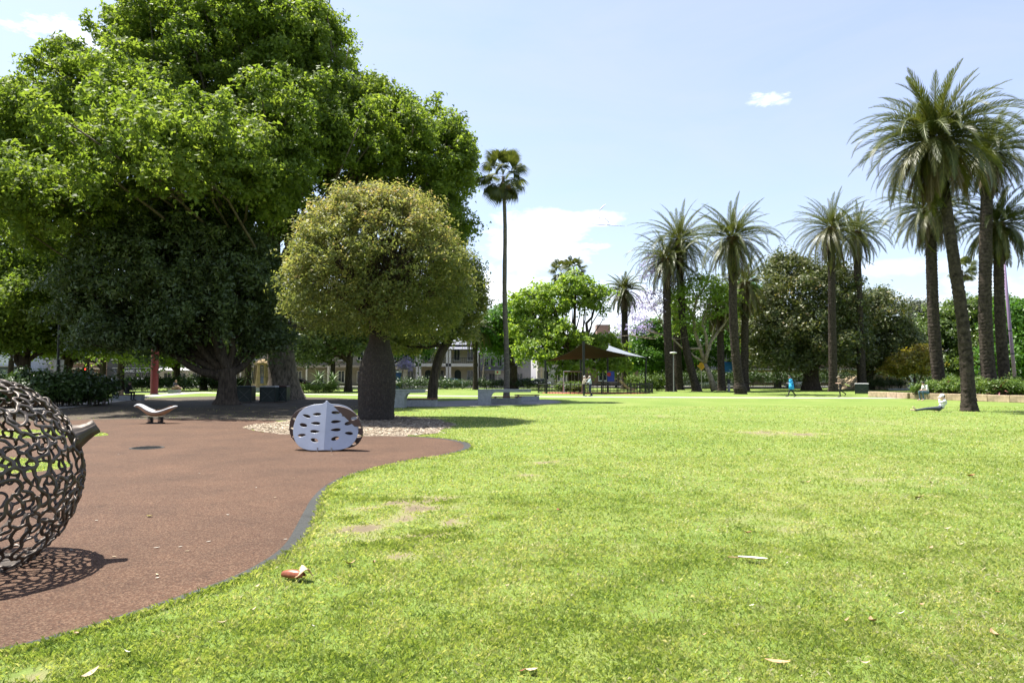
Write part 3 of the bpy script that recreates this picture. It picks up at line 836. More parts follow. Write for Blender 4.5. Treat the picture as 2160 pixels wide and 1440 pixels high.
for (bx, Y, lb, n, mt, sd, sz, lab, tr) in (
    (1083, 92, [lobe(1070, 690, 93, 45, 45, 4), lobe(1045, 710, 94, 42, 55, 4)], 16000, 'bright', 62, .3, 'green fig tree behind the tall fan palm trunk', .55),
    (1372, 103, [lobe(1375, 725, 101, 42, 42, 3), lobe(1365, 765, 100, 34, 24, 3), lobe(1395, 750, 101, 28, 36, 3)], 24000, 'bright', 63, .3, 'rounded vivid green tree right of the shade sail', .4),
    (1300, 109, [lobe(1310, 775, 109, 24, 18, 2)], 5000, 'fig', 67, .25, 'small grey-green tree before the beige office block', .2),
    (1565, 102, [lobe(1580, 680, 103, 60, 85, 5), lobe(1530, 720, 102, 55, 62, 4), lobe(1480, 740, 104, 50, 55, 4), lobe(1440, 740, 104, 45, 50, 4)], 46000, 'bright', 64, .28, 'vivid green tree behind the central palm trunks', .5),
    (1710, 87, [lobe(1690, 650, 87, 95, 80, 5.5), lobe(1640, 720, 86, 65, 70, 4.5), lobe(1740, 640, 88, 75, 80, 5), lobe(1665, 580, 88, 50, 40, 3), lobe(1760, 720, 87, 70, 70, 4.5), lobe(1700, 740, 85, 90, 50, 4)], 62000, 'magnolia', 65, .30, 'large dark magnolia tree with twin trunks behind the walkers', .95),
    (1832, 92, [lobe(1845, 690, 92, 62, 75, 5), lobe(1880, 735, 92, 48, 55, 4), lobe(1800, 740, 92, 60, 50, 4)], 38000, 'magnolia', 66, .30, 'dark magnolia tree behind the single black bin', .6),
    (1945, 150, [lobe(1938, 672, 150, 34, 32, 4), lobe(1950, 700, 150, 28, 40, 4), lobe(1918, 700, 150, 24, 26, 3)], 12000, 'casuarina', 68, .35, 'grey-green casuarina rising behind the other trees', .4),
    (1640, 108, [lobe(1630, 740, 108, 70, 50, 5)], 16000, 'fig', 72, .3, 'dark green tree low behind the walker in blue', .5),
    (1410, 108, [lobe(1425, 760, 108, 45, 38, 4)], 10000, 'fig', 73, .3, 'low green tree behind the left palm bases', .4),
    (1985, 112, [lobe(1985, 720, 112, 55, 62, 5), lobe(2030, 690, 114, 52, 55, 5), lobe(1945, 750, 112, 45, 40, 4), lobe(1990, 775, 110, 60, 28, 4)], 36000, 'fig', 69, .34, 'clipped-looking fig tree behind the leaning palm trunks', .6),
    (2090, 110, [lobe(2085, 690, 112, 62, 60, 5), lobe(2070, 750, 108, 60, 40, 5)], 24000, 'fig', 70, .34, 'fig tree between the two thick palm trunks', .6),
    (2160, 100, [lobe(2150, 700, 100, 60, 62, 5), lobe(2150, 765, 98, 70, 42, 5)], 24000, 'bright', 71, .34, 'vivid green tree at the right edge by the purple pole', .5)):
    b = V(bx, 820, Y); b.z = 0
    tree('park_tree', lab, b, lb, n, sz, LEAF[mt], sd, 1.1, trunk=[(b, tr * 1.3), (b + Vector((0, 0, 1)), tr), (b + Vector((.1, 0, 3.2)), tr * .85)], m_bark=M_bark if mt != 'fig' else M_bark_grey, twigs=24, inner=.12, group='trees around the far side of the lawn', aspect=.5 if mt == 'magnolia' else .62, cull=.8)
b = V(1930, 823, 83); b.z = 0
tree('young_magnolia', 'small golden-green magnolia on a thin trunk right of the bin', b, [lobe(1925, 770, 83, 46, 26, 2.2), lobe(1945, 752, 83, 30, 20, 1.6), lobe(1895, 778, 83, 30, 20, 1.6)], 9000, .26, LEAF['golden'], 75, .6, trunk=[(b, .16), (b + Vector((0, 0, 1.6)), .13)], twigs=16, aspect=.5)
# jacarandas
b = V(1507, 823, 80); b.z = 0
jac = thing('jacaranda', 'pale-barked jacaranda with forked branches between the palms', 'tree', b)
jm = MB(); rj = np.random.RandomState(81)
segs = [[(1507, 823), (1497, 790), (1487, 765)], [(1487, 765), (1478, 735), (1466, 700), (1462, 665), (1470, 630), (1490, 600)], [(1487, 765), (1492, 745), (1500, 720), (1515, 700), (1530, 680), (1532, 640)],
        [(1492, 745), (1490, 710), (1480, 680), (1495, 650), (1500, 610)], [(1487, 765), (1465, 752), (1458, 745)], [(1500, 720), (1505, 690), (1495, 670), (1510, 640)], [(1462, 665), (1445, 640), (1440, 600), (1430, 580)], [(1470, 630), (1455, 600), (1460, 575)],
        [(1478, 735), (1440, 735), (1420, 715), (1395, 705), (1372, 700), (1355, 690)], [(1420, 715), (1400, 690), (1385, 660), (1370, 640)], [(1395, 705), (1380, 715), (1350, 712)], [(1530, 680), (1545, 660), (1550, 630)]]
for si, sg in enumerate(segs):
    w0 = [.42, .26, .24, .2, .18, .1, .12, .09, .14, .08, .06, .08][si]
    jm.tube([V(x, y, 80 + rj.uniform(-.4, .4)) - b for x, y in sg], list(np.linspace(w0, w0 * .45, len(sg))), 7)
for i in range(70):
    sg = segs[rj.randint(1, len(segs))]; x, y = sg[rj.randint(2, len(sg))]
    a = V(x, y, 80) - b; e = a + Vector((rj.normal(0, 1.1), rj.normal(0, 1.1), rj.uniform(.1, 1.6)))
    jm.tube([a, a.lerp(e, .5) + Vector(rj.normal(0, .15, 3)), e], [.05, .035, .015], 4)
jm.build('trunk', M_bark_pale, jac, smooth=True)
P, Nn, tn, cc = crown_points([tuple(Vector(lobe(x, y, 80, rx, rz, 2.2)[:3]) - b) + lobe(x, y, 80, rx, rz, 2.2)[3:] for x, y, rx, rz in ((1480, 620, 50, 40), (1520, 640, 40, 40), (1440, 640, 30, 40), (1450, 690, 30, 20))], 7000, rj, .7, inner=.05)
Vt, F = leaf_quads(P, Nn, .26, rj, .5); link('crown', fast('crown', Vt, F, LEAF['lime'], tint=rj.uniform(.2, .8, len(P))), jac)
P, Nn, tn, cc = crown_points([tuple(Vector(lobe(x, y, 80, rx, rz, 2)[:3]) - b) + lobe(x, y, 80, rx, rz, 2)[3:] for x, y, rx, rz in ((1375, 570, 30, 34), (1380, 640, 36, 30), (1350, 690, 24, 24))], 1500, rj, .5, inner=.2)
Vt, F = leaf_quads(P, Nn, .2, rj, .6); link('blossom', fast('blossom', Vt, F, LEAF['purple'], tint=rj.uniform(0, 1, len(P))), jac)
def small_jac(bx, Y, h, lb, n, sd, lab):
    b = V(bx, 820, Y); b.z = 0
    tree('jacaranda', lab, b, lb, n, .2, LEAF['purple'], sd, .5, trunk=[(b, .12), (b + Vector((.1, 0, h * .5)), .1), (b + Vector((.3, 0, h)), .08)], m_bark=M_bark_pale, twigs=14, inner=.2, group='jacarandas in flower')
small_jac(845, 96, 2.6, [lobe(853, 772, 96, 18, 10, 1.2)], 1200, 83, 'small mauve jacaranda in front of the terrace houses')
small_jac(1172, 95, 3.0, [lobe(1168, 745, 95, 22, 16, 1.5)], 1300, 84, 'mauve jacaranda left of the shade sail mast')
small_jac(1018, 104, 4.5, [lobe(1018, 715, 104, 22, 30, 2)], 1500, 85, 'mauve jacaranda above the grey corner house')
small_jac(1318, 100, 6.5, [lobe(1335, 650, 100, 22, 36, 2), lobe(1310, 690, 100, 14, 30, 1.4)], 800, 86, 'mauve jacaranda wrapped around the single palm')

# ------------------------------------------------------------------ palms
def palm_mats():
    def fm(name, stops, tr): return leaf_mat(name, stops, tr, .42, .35, (1.2, 1.15, .6))
    g = fm('frond_green', [(0, (.034, .050, .014)), (.5, (.070, .088, .024)), (1, (.13, .14, .042))], .36)
    o = fm('frond_olive', [(0, (.05, .062, .018)), (.5, (.10, .105, .032)), (1, (.17, .16, .05))], .34)
    d = fm('frond_dry', [(0, (.07, .048, .024)), (.5, (.12, .088, .045)), (1, (.19, .145, .08))], .25)
    return g, o, d
M_fr = palm_mats()
def frond_mesh(name, L_, droop, nleaf, seed, m, wl=.62, power=1.4, width=.05, fold=.5):
    """feather frond: arching midrib along +X with two combs of leaflets"""
    r = np.random.RandomState(seed)
    ns = 26
    s = np.linspace(0, 1, ns)
    ang = -droop * s ** power
    dx = np.cos(ang); dz = np.sin(ang)
    X = np.concatenate([[0], np.cumsum((dx[1:] + dx[:-1]) / 2)]) * L_ / (ns - 1)
    Z = np.concatenate([[0], np.cumsum((dz[1:] + dz[:-1]) / 2)]) * L_ / (ns - 1)
    Vv, F3, F4, t3, t4 = [], [], [], [], []
    rw = .045 * (1 - s) ** .8 + .008
    for i in range(ns):
        Vv += [(X[i], -rw[i], Z[i]), (X[i], 0, Z[i] + rw[i] * .8), (X[i], rw[i], Z[i])]
    for i in range(ns - 1):
        a = i * 3
        F4 += [(a, a + 1, a + 4, a + 3), (a + 1, a + 2, a + 5, a + 4)]; t4 += [.85, .85]
    for side in (-1, 1):
        for j in range(nleaf):
            q = .10 + .9 * (j + r.uniform(-.3, .3)) / nleaf
            q = min(max(q, .06), 1)
            x, z, an = np.interp(q, s, X), np.interp(q, s, Z), np.interp(q, s, ang)
            ll = wl * (math.sin(PI * min(1, .12 + .88 * q) ** .8) ** .7 * .85 + .22) * r.uniform(.85, 1.1)
            if q > .9: ll *= .75
            fw = .72 + .5 * q + r.uniform(-.07, .07)      # how far the leaflet points to the tip
            up = fold + r.uniform(-.15, .15)
            t = np.array([math.cos(an), 0, math.sin(an)]); nn = np.array([-math.sin(an), 0, math.cos(an)]); yy = np.array([0, side, 0])
            d = t * math.sin(fw) + (yy * math.cos(up) + nn * math.sin(up)) * math.cos(fw)
            d /= np.linalg.norm(d)
            w = t * width * .5
            p = np.array([x, 0, z])
            b = len(Vv)
            tip = p + d * ll + np.array([0, 0, -.08 * ll])
            mid = p + d * ll * .55
            Vv += [tuple(p - w * .6), tuple(p + w * .6), tuple(mid + w), tuple(mid - w), tuple(tip)]
            F4.append((b, b + 1, b + 2, b + 3)); F3.append((b + 3, b + 2, b + 4))
            c = r.uniform(.1, .75); t4.append(c); t3.append(c)
    return fast(name, Vv, [np.array(F4), np.array(F3)], m, tint=t4 + t3)
FR = {}
def fronds(key, L_, nleaf, width):
    if key not in FR:
        FR[key] = dict(
            up=[frond_mesh('frond', L_ * .80, R(24 + 12 * i), nleaf, 100 + i, M_fr[0], .58, 1.6, width) for i in range(3)],
            mid=[frond_mesh('frond', L_, R(58 + 15 * i), nleaf, 110 + i, M_fr[0], .60, 1.6, width) for i in range(4)],
            low=[frond_mesh('frond', L_ * .9, R(62 + 14 * i), nleaf, 120 + i, M_fr[1] if i else M_fr[0], .52, 1.0, width, .1) for i in range(3)],
            dry=[frond_mesh('frond', L_ * .72, R(26 + 12 * i), nleaf, 130 + i, M_fr[2], .45, 1.0, width, -.3) for i in range(2)])
    return FR[key]
M_ptrunk = mat('palm_trunk', (.060, .048, .038), .92, var=.4, scale=5, bump=.8, bscale=22, spec=.15)
M_pboots = mat('palm_boots', (.13, .085, .045), .9, var=.4, scale=9, bump=.6, bscale=30, spec=.15)
def palm_trunk(root, pts, r0, seed, ring=.24, boots=1.3, bulge=()):
    """ringed trunk: each ring steps in and out with the old leaf scars; pts local"""
    r = np.random.RandomState(seed)
    sp = smooth_poly([Vector(p) for p in pts], 16)
    ln = [0.0]
    for a, b in zip(sp, sp[1:]): ln.append(ln[-1] + (b - a).length)
    H = ln[-1]
    n = int(H / ring * 3)
    zs = np.linspace(0, H, n)
    cen = np.array([[np.interp(z, ln, [q[j] for q in sp]) for j in range(3)] for z in zs])
    seg = 16
    Vv = np.empty((n, seg, 3))
    for i, z in enumerate(zs):
        f = z / H
        base = r0 * (1 + .42 * math.exp(-z / .45) + .10 * math.exp(-z / 2.5)) * (1 - .16 * f)
        for (bz, ba) in bulge: base *= 1 + ba * math.exp(-((z - bz) / .35) ** 2)
        ph = (z / ring) % 1.0
        for k_ in range(seg):
            a = 2 * PI * k_ / seg
            saw = ((z / ring + (k_ % 2) * .5) % 1.0)
            rad = base * (1 + .20 * (saw - .5) + r.uniform(-.045, .045))
            if f > 1 - boots / H: rad *= 1.0 + .42 * (1 - (1 - f) * H / boots) ** .6 + .13 * ((k_ + i) % 2)
            Vv[i, k_] = cen[i] + np.array([math.cos(a) * rad, math.sin(a) * rad, 0])
    idx = np.arange(n * seg).reshape(n, seg)
    F = np.stack([idx[:-1], np.roll(idx[:-1], -1, 1), np.roll(idx[1:], -1, 1), idx[1:]], -1).reshape(-1, 4)
    mi = np.repeat((zs[:-1] > H - boots * 1.1).astype(int), seg)
    link('trunk', fast('trunk', Vv.reshape(-1, 3), F, [M_ptrunk, M_pboots], mi=mi), root)
    return Vector(cen[-1])
def date_palm(label, base, top, r0, L_, n, seed, key, mid=None, dry=.42, group='date palms round the lawn', bulge=()):
    root = thing('date_palm', label, 'palm tree', base, group=group)
    r = np.random.RandomState(seed)
    b, t = Vector(base), Vector(top)
    m = [Vector(q) - b for q in (mid or [])]
    c = palm_trunk(root, [Vector((0, 0, -.05))] + m + [t - b], r0, seed, bulge=bulge)
    fs = fronds(key, L_, 50 if key == 'near' else 40, .055 if key == 'near' else .085)
    for i in range(n):
        f = (i + .5) / n
        az = i * 2.39996 + r.uniform(-.25, .25)
        sn = math.sin(R(84)) * (1 - f ** .85) + math.sin(R(-62)) * f ** .85
        el = math.asin(max(-1, min(1, sn))) + r.uniform(-.1, .1)
        if f > 1 - dry * .55: kind = 'dry' if r.rand() < .7 else 'low'; el = min(el, R(-35)) - r.uniform(0, .55)
        elif el > R(42): kind = 'up'
        elif el > R(2): kind = 'mid'
        else: kind = 'low'
        ms = fs[kind]
        o = link('frond', ms[r.randint(len(ms))], root, c + Vector((math.cos(az), math.sin(az), 0)) * .22 * (1 if el < 1 else .4) + Vector((0, 0, .25 - .75 * f)), (r.uniform(-.35, .35), -el, az))
        s = r.uniform(.86, 1.08); o.scale = (s, s, s)
    return root
def PB(px, Y): p = V(px, 800, Y); p.z = 0; return p
pj = G(2045, 867)
date_palm('nearest tall date palm leaning left, behind the person lying on the grass', pj, V(1974, 290, pj.y), .275, 4.15, 190, 201, 'near', mid=[V(2033, 700, pj.y), V(2008, 520, pj.y)], dry=.5)
date_palm('date palm with a bare trunk standing left of the nearest leaning palm', PB(1984, 53), V(1962, 440, 53), .43, 4.4, 130, 202, 'near', mid=[V(1970, 690, 53)], dry=.5)
date_palm('thick date palm with a collared base in the garden bed', PB(2088, 49.5), V(2084, 320, 49.5), .44, 4.4, 140, 203, 'near', mid=[V(2078, 650, 49.5)], dry=.5, bulge=((1.5, .16), (.6, .14)))
date_palm('rightmost date palm in the garden bed next to the purple pole', PB(2122, 51), V(2105, 470, 51), .37, 3.9, 100, 204, 'far', mid=[V(2110, 680, 51)], dry=.25, bulge=((.7, .15),))
date_palm('date palm with the leaning trunk, left of the central pair', PB(1470, 80), V(1434, 505, 80), .44, 6.2, 124, 205, 'farL', mid=[V(1445, 720, 80), V(1435, 600, 80)])
date_palm('date palm right of the jacaranda with a stubby boot-covered neck', PB(1562, 66), V(1545, 500, 66), .42, 5.4, 120, 206, 'farM', mid=[V(1548, 700, 66)], bulge=((.6, .25),))
date_palm('shorter date palm just right of the central pair', PB(1570, 82), V(1572, 595, 82), .46, 3.9, 90, 207, 'farM')
date_palm('tall date palm rising above the walking man', PB(1757, 78), V(1754, 480, 78), .44, 6.2, 126, 208, 'farL', mid=[V(1755, 650, 78)])
date_palm('date palm behind the black bin with its crown half hidden', PB(1818, 84), V(1806, 488, 84), .48, 4.4, 104, 209, 'farM', mid=[V(1812, 650, 84)])
date_palm('date palm with a thick base left of the leaning palm trunk', PB(1415, 79), V(1406, 545, 79), .48, 4.0, 90, 210, 'farM', mid=[V(1408, 700, 79)])
date_palm('date palm trunk hidden behind the leaning palm', PB(1432, 88), V(1425, 640, 88), .5, 3.4, 44, 211, 'far')
date_palm('date palm with drooping crown behind the jacaranda', PB(1522, 82), V(1518, 650, 82), .42, 3.6, 76, 212, 'far', dry=.5)
date_palm('lone date palm standing right of the playground slide', PB(1319, 93), V(1317, 612, 93), .48, 3.5, 84, 213, 'far')
date_palm('date palm cut off by the left edge of the picture', PB(-60, 50), V(-55, 400, 50), .45, 3.6, 70, 214, 'near', group='palms at the left')
date_palm('dark drooping palm behind the leaning tree', PB(1003, 90), V(1002, 690, 90), .30, 3.2, 54, 215, 'far', dry=.4)

def fan_leaf(name, Rr, seed, m, petiole=1.1, droop=.35):
    r = np.random.RandomState(seed)
    Vv, F, t = [], [], []
    mbv = [(0, -.02, 0), (0, .02, 0), (petiole, .015, -.06), (petiole, -.015, -.06)]
    Vv += mbv; F4 = [(0, 1, 2, 3)]
    n = 30
    c = np.array([petiole, 0, -.06])
    F3 = []
    for i in range(n):
        a = -2.3 + 4.6 * (i + .5) / n
        ll = Rr * (1 - .25 * abs(a) / 2.3) * r.uniform(.9, 1.05)
        d = np.array([math.cos(a), math.sin(a), .12 * math.cos(3 * a)])
        w = np.array([-math.sin(a), math.cos(a), 0]) * Rr * .05
        b = len(Vv)
        mid = c + d * ll * .6 + np.array([0, 0, -.08 * ll])
        tip = c + d * ll * .95 + np.array([0, 0, -droop * ll])
        Vv += [tuple(c), tuple(mid - w), tuple(tip), tuple(mid + w)]
        F4.append((b, b + 1, b + 2, b + 3))
    return fast(name, Vv, np.array(F4), m, tint=r.uniform(.1, .8, len(F4)))
FAN = [fan_leaf('fan_leaf', .95, 300 + i, M_fr[0], 1.25, .3 + .25 * i) for i in range(3)] + [fan_leaf('fan_leaf', .85, 310, M_fr[2], .7, .8)]
M_ftrunk = mat('fan_palm_trunk', (.13, .115, .095), .9, var=.3, scale=4, bump=.5, bscale=20, stretch=(1, 1, 3), spec=.2)
def fan_palm(label, base, top, r0, r1, n, seed, sc):
    root = thing('fan_palm', label, 'palm tree', base, group='fan palms')
    r = np.random.RandomState(seed)
    b, t = Vector(base), Vector(top) - Vector(base)
    mb = MB()
    pts = [Vector((t.x * (i / 40) ** 1.4 + .05 * math.sin(i * .25), t.y * i / 40, t.z * i / 40)) for i in range(41)]
    mb.tube(pts, [r0 * (1 + .4 * math.exp(-i / 1.5)) + (r1 - r0) * i / 40 for i in range(41)], 12, wob=lambda i, k_: 1 + random.uniform(-.05, .05))
    mb.build('trunk', M_ftrunk, root, smooth=True)
    for i in range(n):
        f = (i + .5) / n
        az = i * 2.39996
        el = R(80) - R(150) * f ** .9 + r.uniform(-.15, .15)
        me = FAN[3] if f > .88 else FAN[r.randint(3)]
        o = link('frond', me, root, pts[-1] + Vector((0, 0, .3 - .6 * f)), (r.uniform(-.6, .6), -el, az))
        s = sc * r.uniform(.85, 1.1); o.scale = (s, s, s)
fan_palm('very tall slender fan palm behind the concrete tables', G(1068, 845), V(1062, 372, 47), .20, .11, 36, 401, .95)
fan_palm('left of the two distant fan palms above the lime-green tree', PB(1190, 112), V(1184, 575, 112), .2, .14, 26, 402, 1.15)
fan_palm('right of the two distant fan palms above the lime-green tree', PB(1215, 106), V(1211, 570, 106), .2, .14, 28, 403, 1.15)
fan_palm('far fan palm showing between the right-hand palm trunks', PB(2040, 130), V(2030, 570, 130), .2, .14, 26, 404, 1.4)
# ------------------------------------------------------------------ materials of built things
M_conc = mat('concrete', (.30, .315, .32), .8, var=.14, scale=5, bump=.25, bscale=60)
M_wood = mat('bench_timber', (.20, .085, .045), .6, var=.25, scale=6, stretch=(1, 12, 12))
M_black = mat('black_metal', (.022, .024, .026), .45, .3, var=.2)
M_dgreen = mat('dark_green_paint', (.018, .030, .027), .5, var=.2)
M_steel = mat('grey_steel', (.32, .33, .34), .4, .7, var=.1)
M_white = mat('white_paint', (.72, .72, .70), .6, var=.05)
M_grey = mat('grey_paint', (.26, .26, .255), .65, var=.06)
M_glass = mat('dark_glass', (.025, .032, .036), .08, var=.2, spec=.8)
M_tyre = mat('tyre_rubber', (.02, .02, .02), .85, var=.1)
M_sand = mat('sandstone', (.36, .26, .14), .85, var=.22, scale=3, bump=.4, bscale=30)
M_sandw = mat('sandstone_kerb', (.40, .31, .20), .85, var=.25, scale=2, bump=.5, bscale=25)
M_redcol = mat('maroon_paint', (.17, .022, .035), .5, var=.1)
M_purple = mat('mauve_paint', (.22, .15, .27), .5, var=.05)
M_redlamp = mat('red_lamp', (1.0, .03, .02), .4, var=0, emit=3.0)
M_cream = mat('cream_render', (.52, .44, .29), .8, var=.08, scale=1.5)
M_offw = mat('offwhite_trim', (.62, .58, .50), .7, var=.06)
M_greyr = mat('grey_render', (.27, .255, .24), .85, var=.08, scale=1.2)
M_beige = mat('beige_render', (.42, .40, .37), .85, var=.05, scale=1.0)
M_brick = mat('brown_brick', (.20, .13, .10), .85, var=.2, scale=8)
M_slate = mat('slate_roof', (.13, .14, .17), .7, var=.15, scale=6)
M_tin = mat('pale_iron_roof', (.40, .44, .42), .6, var=.08, scale=3)

# ------------------------------------------------------------------ bronze seed-pod sculpture
def seed_pod():
    Rr = .865; c = Vector((-4.61, 5.78, 0)); zc = .745
    root = thing('seed_pod_sculpture', 'openwork bronze seed pod sculpture cut off by the left edge', 'sculpture', c)
    m, N, L, p = new_mat('bronze')
    tc = N.new('ShaderNodeTexCoord'); n1 = N.new('ShaderNodeTexNoise'); n1.inputs['Scale'].default_value = 7; n1.inputs['Detail'].default_value = 6
    L.new(tc.outputs['Object'], n1.inputs['Vector'])
    r1 = ramp(N, [(.3, (.045, .038, .032)), (.55, (.085, .070, .058)), (.75, (.14, .115, .095))]); L.new(n1.outputs['Fac'], r1.inputs['Fac']); L.new(r1.outputs[0], p.inputs['Base Color'])
    p.inputs['Metallic'].default_value = .6; p.inputs['Roughness'].default_value = .5
    r = np.random.RandomState(3)
    bm = bmesh.new()
    pts = []
    while len(pts) < 800:                              # uneven but never crowded seeds on the sphere
        q = unit(1, r)[0]
        md = .066 + .06 * r.rand()
        if all((q - p_) @ (q - p_) > md * md for p_ in pts): pts.append(q)
    for q in pts: bm.verts.new(q)
    bmesh.ops.convex_hull(bm, input=bm.verts[:])
    bm.faces.ensure_lookup_table(); bm.verts.ensure_lookup_table(); bm.faces.index_update(); bm.normal_update()
    cen = []
    for f in bm.faces:
        q = f.calc_center_median().normalized(); cen.append(q)
    polys = []
    for v in bm.verts:
        l0 = v.link_loops[0]; lp = l0; ring = []
        for _ in range(12):
            ring.append(lp.face.index)
            lp = lp.link_loop_prev.link_loop_radial_next
            if lp == l0: break
        polys.append(ring)
    bm.free()
    b2 = bmesh.new()
    vs = [b2.verts.new(q * Rr + Vector(r.normal(0, .010, 3))) for q in cen]
    for pl in polys:
        try: b2.faces.new([vs[i] for i in pl])
        except ValueError: pass
    b2.normal_update()
    es = [e for e in b2.edges if r.rand() < .10]
    bmesh.ops.dissolve_edges(b2, edges=es, use_verts=False, use_face_split=False)
    lone = [v for v in b2.verts if len(v.link_edges) == 0]
    bmesh.ops.delete(b2, geom=lone, context='VERTS')
    # bend every bar: a point off the middle of each edge
    mids = bmesh.ops.subdivide_edges(b2, edges=b2.edges[:], cuts=1)
    for g in mids['geom_inner']:
        if isinstance(g, bmesh.types.BMVert):
            d = Vector(r.normal(0, .020, 3)); g.co += d
            g.co = g.co.normalized() * (Rr + r.normal(0, .006))
    faces = b2.faces[:]
    bmesh.ops.inset_individual(b2, faces=faces, thickness=.0155, depth=0, use_even_offset=False)
    bmesh.ops.delete(b2, geom=faces, context='FACES_ONLY')
    low = [v for v in b2.verts if v.co.z < -zc + .012]
    bmesh.ops.delete(b2, geom=low, context='VERTS')
    for v in b2.verts:
        v.co.z += zc
    for f in b2.faces: f.smooth = True
    me = bpy.data.meshes.new('lattice'); b2.to_mesh(me); b2.free()
    me.materials.append(m)
    o = link('lattice', me, root)
    s = o.modifiers.new('thick', 'SOLIDIFY'); s.thickness = .020; s.offset = 0
    s = o.modifiers.new('round', 'SUBSURF'); s.levels = 1; s.render_levels = 2
    # the stalk: fluted horn that leaves the pod on its right side
    mb = MB()
    dirn = Vector((.76, .50, .37)).normalized()
    a = Vector((0, 0, zc)) + dirn * (Rr - .06)
    pts = [a, a + dirn * .06, a + dirn * .12 + Vector((0, 0, .005)), a + dirn * .17 + Vector((.0, 0, .014)), a + dirn * .22 + Vector((.0, 0, .024)), a + dirn * .225 + Vector((.0, 0, .025))]
    seg = 28
    mb.tube(pts, [.155, .105, .078, .066, .064, .045], seg, wob=lambda i, k_: 1 + .07 * math.cos(9 * 2 * PI * k_ / seg))
    mb.build('stalk', m, root, smooth=True)
    ft = MB()
    ft.tube([Vector((0, 0, .012)), Vector((0, 0, .03))], [.46, .45], 40)
    ft.build('base_plate', m, root)
seed_pod()

# ------------------------------------------------------------------ leaf-shaped play panels
def curve_plate(name, loops, thick, m, parent, matrix):
    cu = bpy.data.curves.new(name, 'CURVE'); cu.dimensions = '2D'; cu.fill_mode = 'BOTH'; cu.extrude = thick / 2; cu.bevel_depth = .006; cu.bevel_resolution = 2
    for lp in loops:
        s = cu.splines.new('POLY'); s.points.add(len(lp) - 1); s.use_cyclic_u = True
        for q, (x, y) in zip(s.points, lp): q.co = (x, y, 0, 1)
    ob = bpy.data.objects.new('tmp', cu); C.objects.link(ob)
    me = bpy.data.meshes.new_from_object(ob.evaluated_get(bpy.context.evaluated_depsgraph_get()))
    bpy.data.objects.remove(ob); bpy.data.curves.remove(cu)
    me.name = name
    me.materials.clear(); me.materials.append(m)
    me.transform(matrix)
    return link(name, me, parent)
def leaf_panels():
    b = G(687, 950); k = K(b.y)
    root = thing('leaf_play_panels', 'pair of slotted leaf-shaped metal play panels leaning together', 'play panel', b)
    m_front = mat('sky_tinted_grey', (.37, .395, .455), .38, .25, var=.05, scale=3)  # grey with the sky's blue on its shaded face put into the colour
    m_back = mat('underside_shade_brown', (.115, .092, .085), .45, .2, var=.06, scale=3)  # brown-grey with the shade of the underside put into the colour
    def slot(cx, cy, L_, w0, w1, ang):
        pts = []
        for i in range(16):
            a = 2 * PI * i / 16
            t = math.cos(a); w = (w0 + (w1 - w0) * (t + 1) / 2) + .024; L2 = L_ + .03
            x, y = t * L2 / 2, math.sin(a) * w / 2 * (1.15 if abs(math.sin(a)) > .5 else .9)
            pts.append((cx + x * math.cos(ang) - y * math.sin(ang), cy + x * math.sin(ang) + y * math.cos(ang)))
        return pts
    def half(sgn, W, H, top):
        # outline from the stem point round to the foot, x>0 half
        o = [(0, H + top), (.012, H + top * .96), (.035, H + top * .55), (.075, H + top * .22), (.15, H + top * .06), (W * .42, H * .995), (W * .62, H * .955), (W * .80, H * .87), (W * .92, H * .74), (W * .985, H * .58), (W, H * .44), (W * .97, H * .31),
             (W * .89, H * .19), (W * .75, H * .085), (W * .55, H * .025), (W * .3, 0.0), (0, 0)]
        vs = smooth_poly([Vector((x, y, 0)) for x, y in o], 4)
        return [(sgn * q.x, q.y) for q in vs]
    for which, (W, H, m, yaw, lean, off) in enumerate(((.70, 1.0, m_front, .10, R(15), Vector((.045, -.30, .045))), (.84, .98, m_back, -.10, R(-16), Vector((.01, .30, .045))))):
        pr = MB(); sp_root = None
        for sgn in (-1, 1):
            sl = []
            if which == 0:
                S = ((.20, .80, .17, .05, .035, 0), (.44, .77, .18, .055, .022, -.35), (.22, .60, .20, .06, .02, -.10), (.50, .57, .16, .055, .055, -.28), (.22, .42, .20, .02, .06, -.08), (.52, .35, .16, .03, .055, .08), (.22, .23, .16, .055, .055, -.30))
            else:
                S = ((.25, .78, .18, .05, .03, 0), (.58, .72, .18, .05, .03, -.3), (.62, .50, .2, .055, .03, -.15), (.30, .50, .2, .05, .05, -.1), (.62, .31, .19, .055, .03, 0), (.50, .13, .16, .06, .05, .12), (.2, .2, .16, .05, .05, -.2))
            for (cx, cy, L_, w0, w1, a) in S:
                jig = .02 if sgn > 0 else -.015
                sl.append(slot(sgn * cx * W / .70 * .95 + sgn * .01, cy * H + jig, L_, w0 if sgn > 0 else w1, w1 if sgn > 0 else w0, -a * sgn))
            o = half(sgn, W, H, .075 if which == 0 else .06)
            loops = [o if sgn > 0 else o[::-1]] + sl
            fold = Matrix.Rotation(sgn * R(9) * (1 if which == 0 else -1), 4, 'Y')
            stand = Matrix.Rotation(PI / 2, 4, 'X')
            M_ = Matrix.Translation(off) @ Matrix.Rotation(yaw, 4, 'Z') @ Matrix.Rotation(-lean, 4, 'X') @ stand @ fold
            curve_plate('front_panel' if which == 0 else 'rear_panel', loops, .022, m, root, M_)
        for fx in (-.14, .16):
            ft = MB(); q = off + Vector((fx, 0, 0))
            ft.tube([(q.x, q.y, -.02), (q.x, q.y, .10)], .014, 8); ft.build('foot', M_steel, root)
leaf_panels()

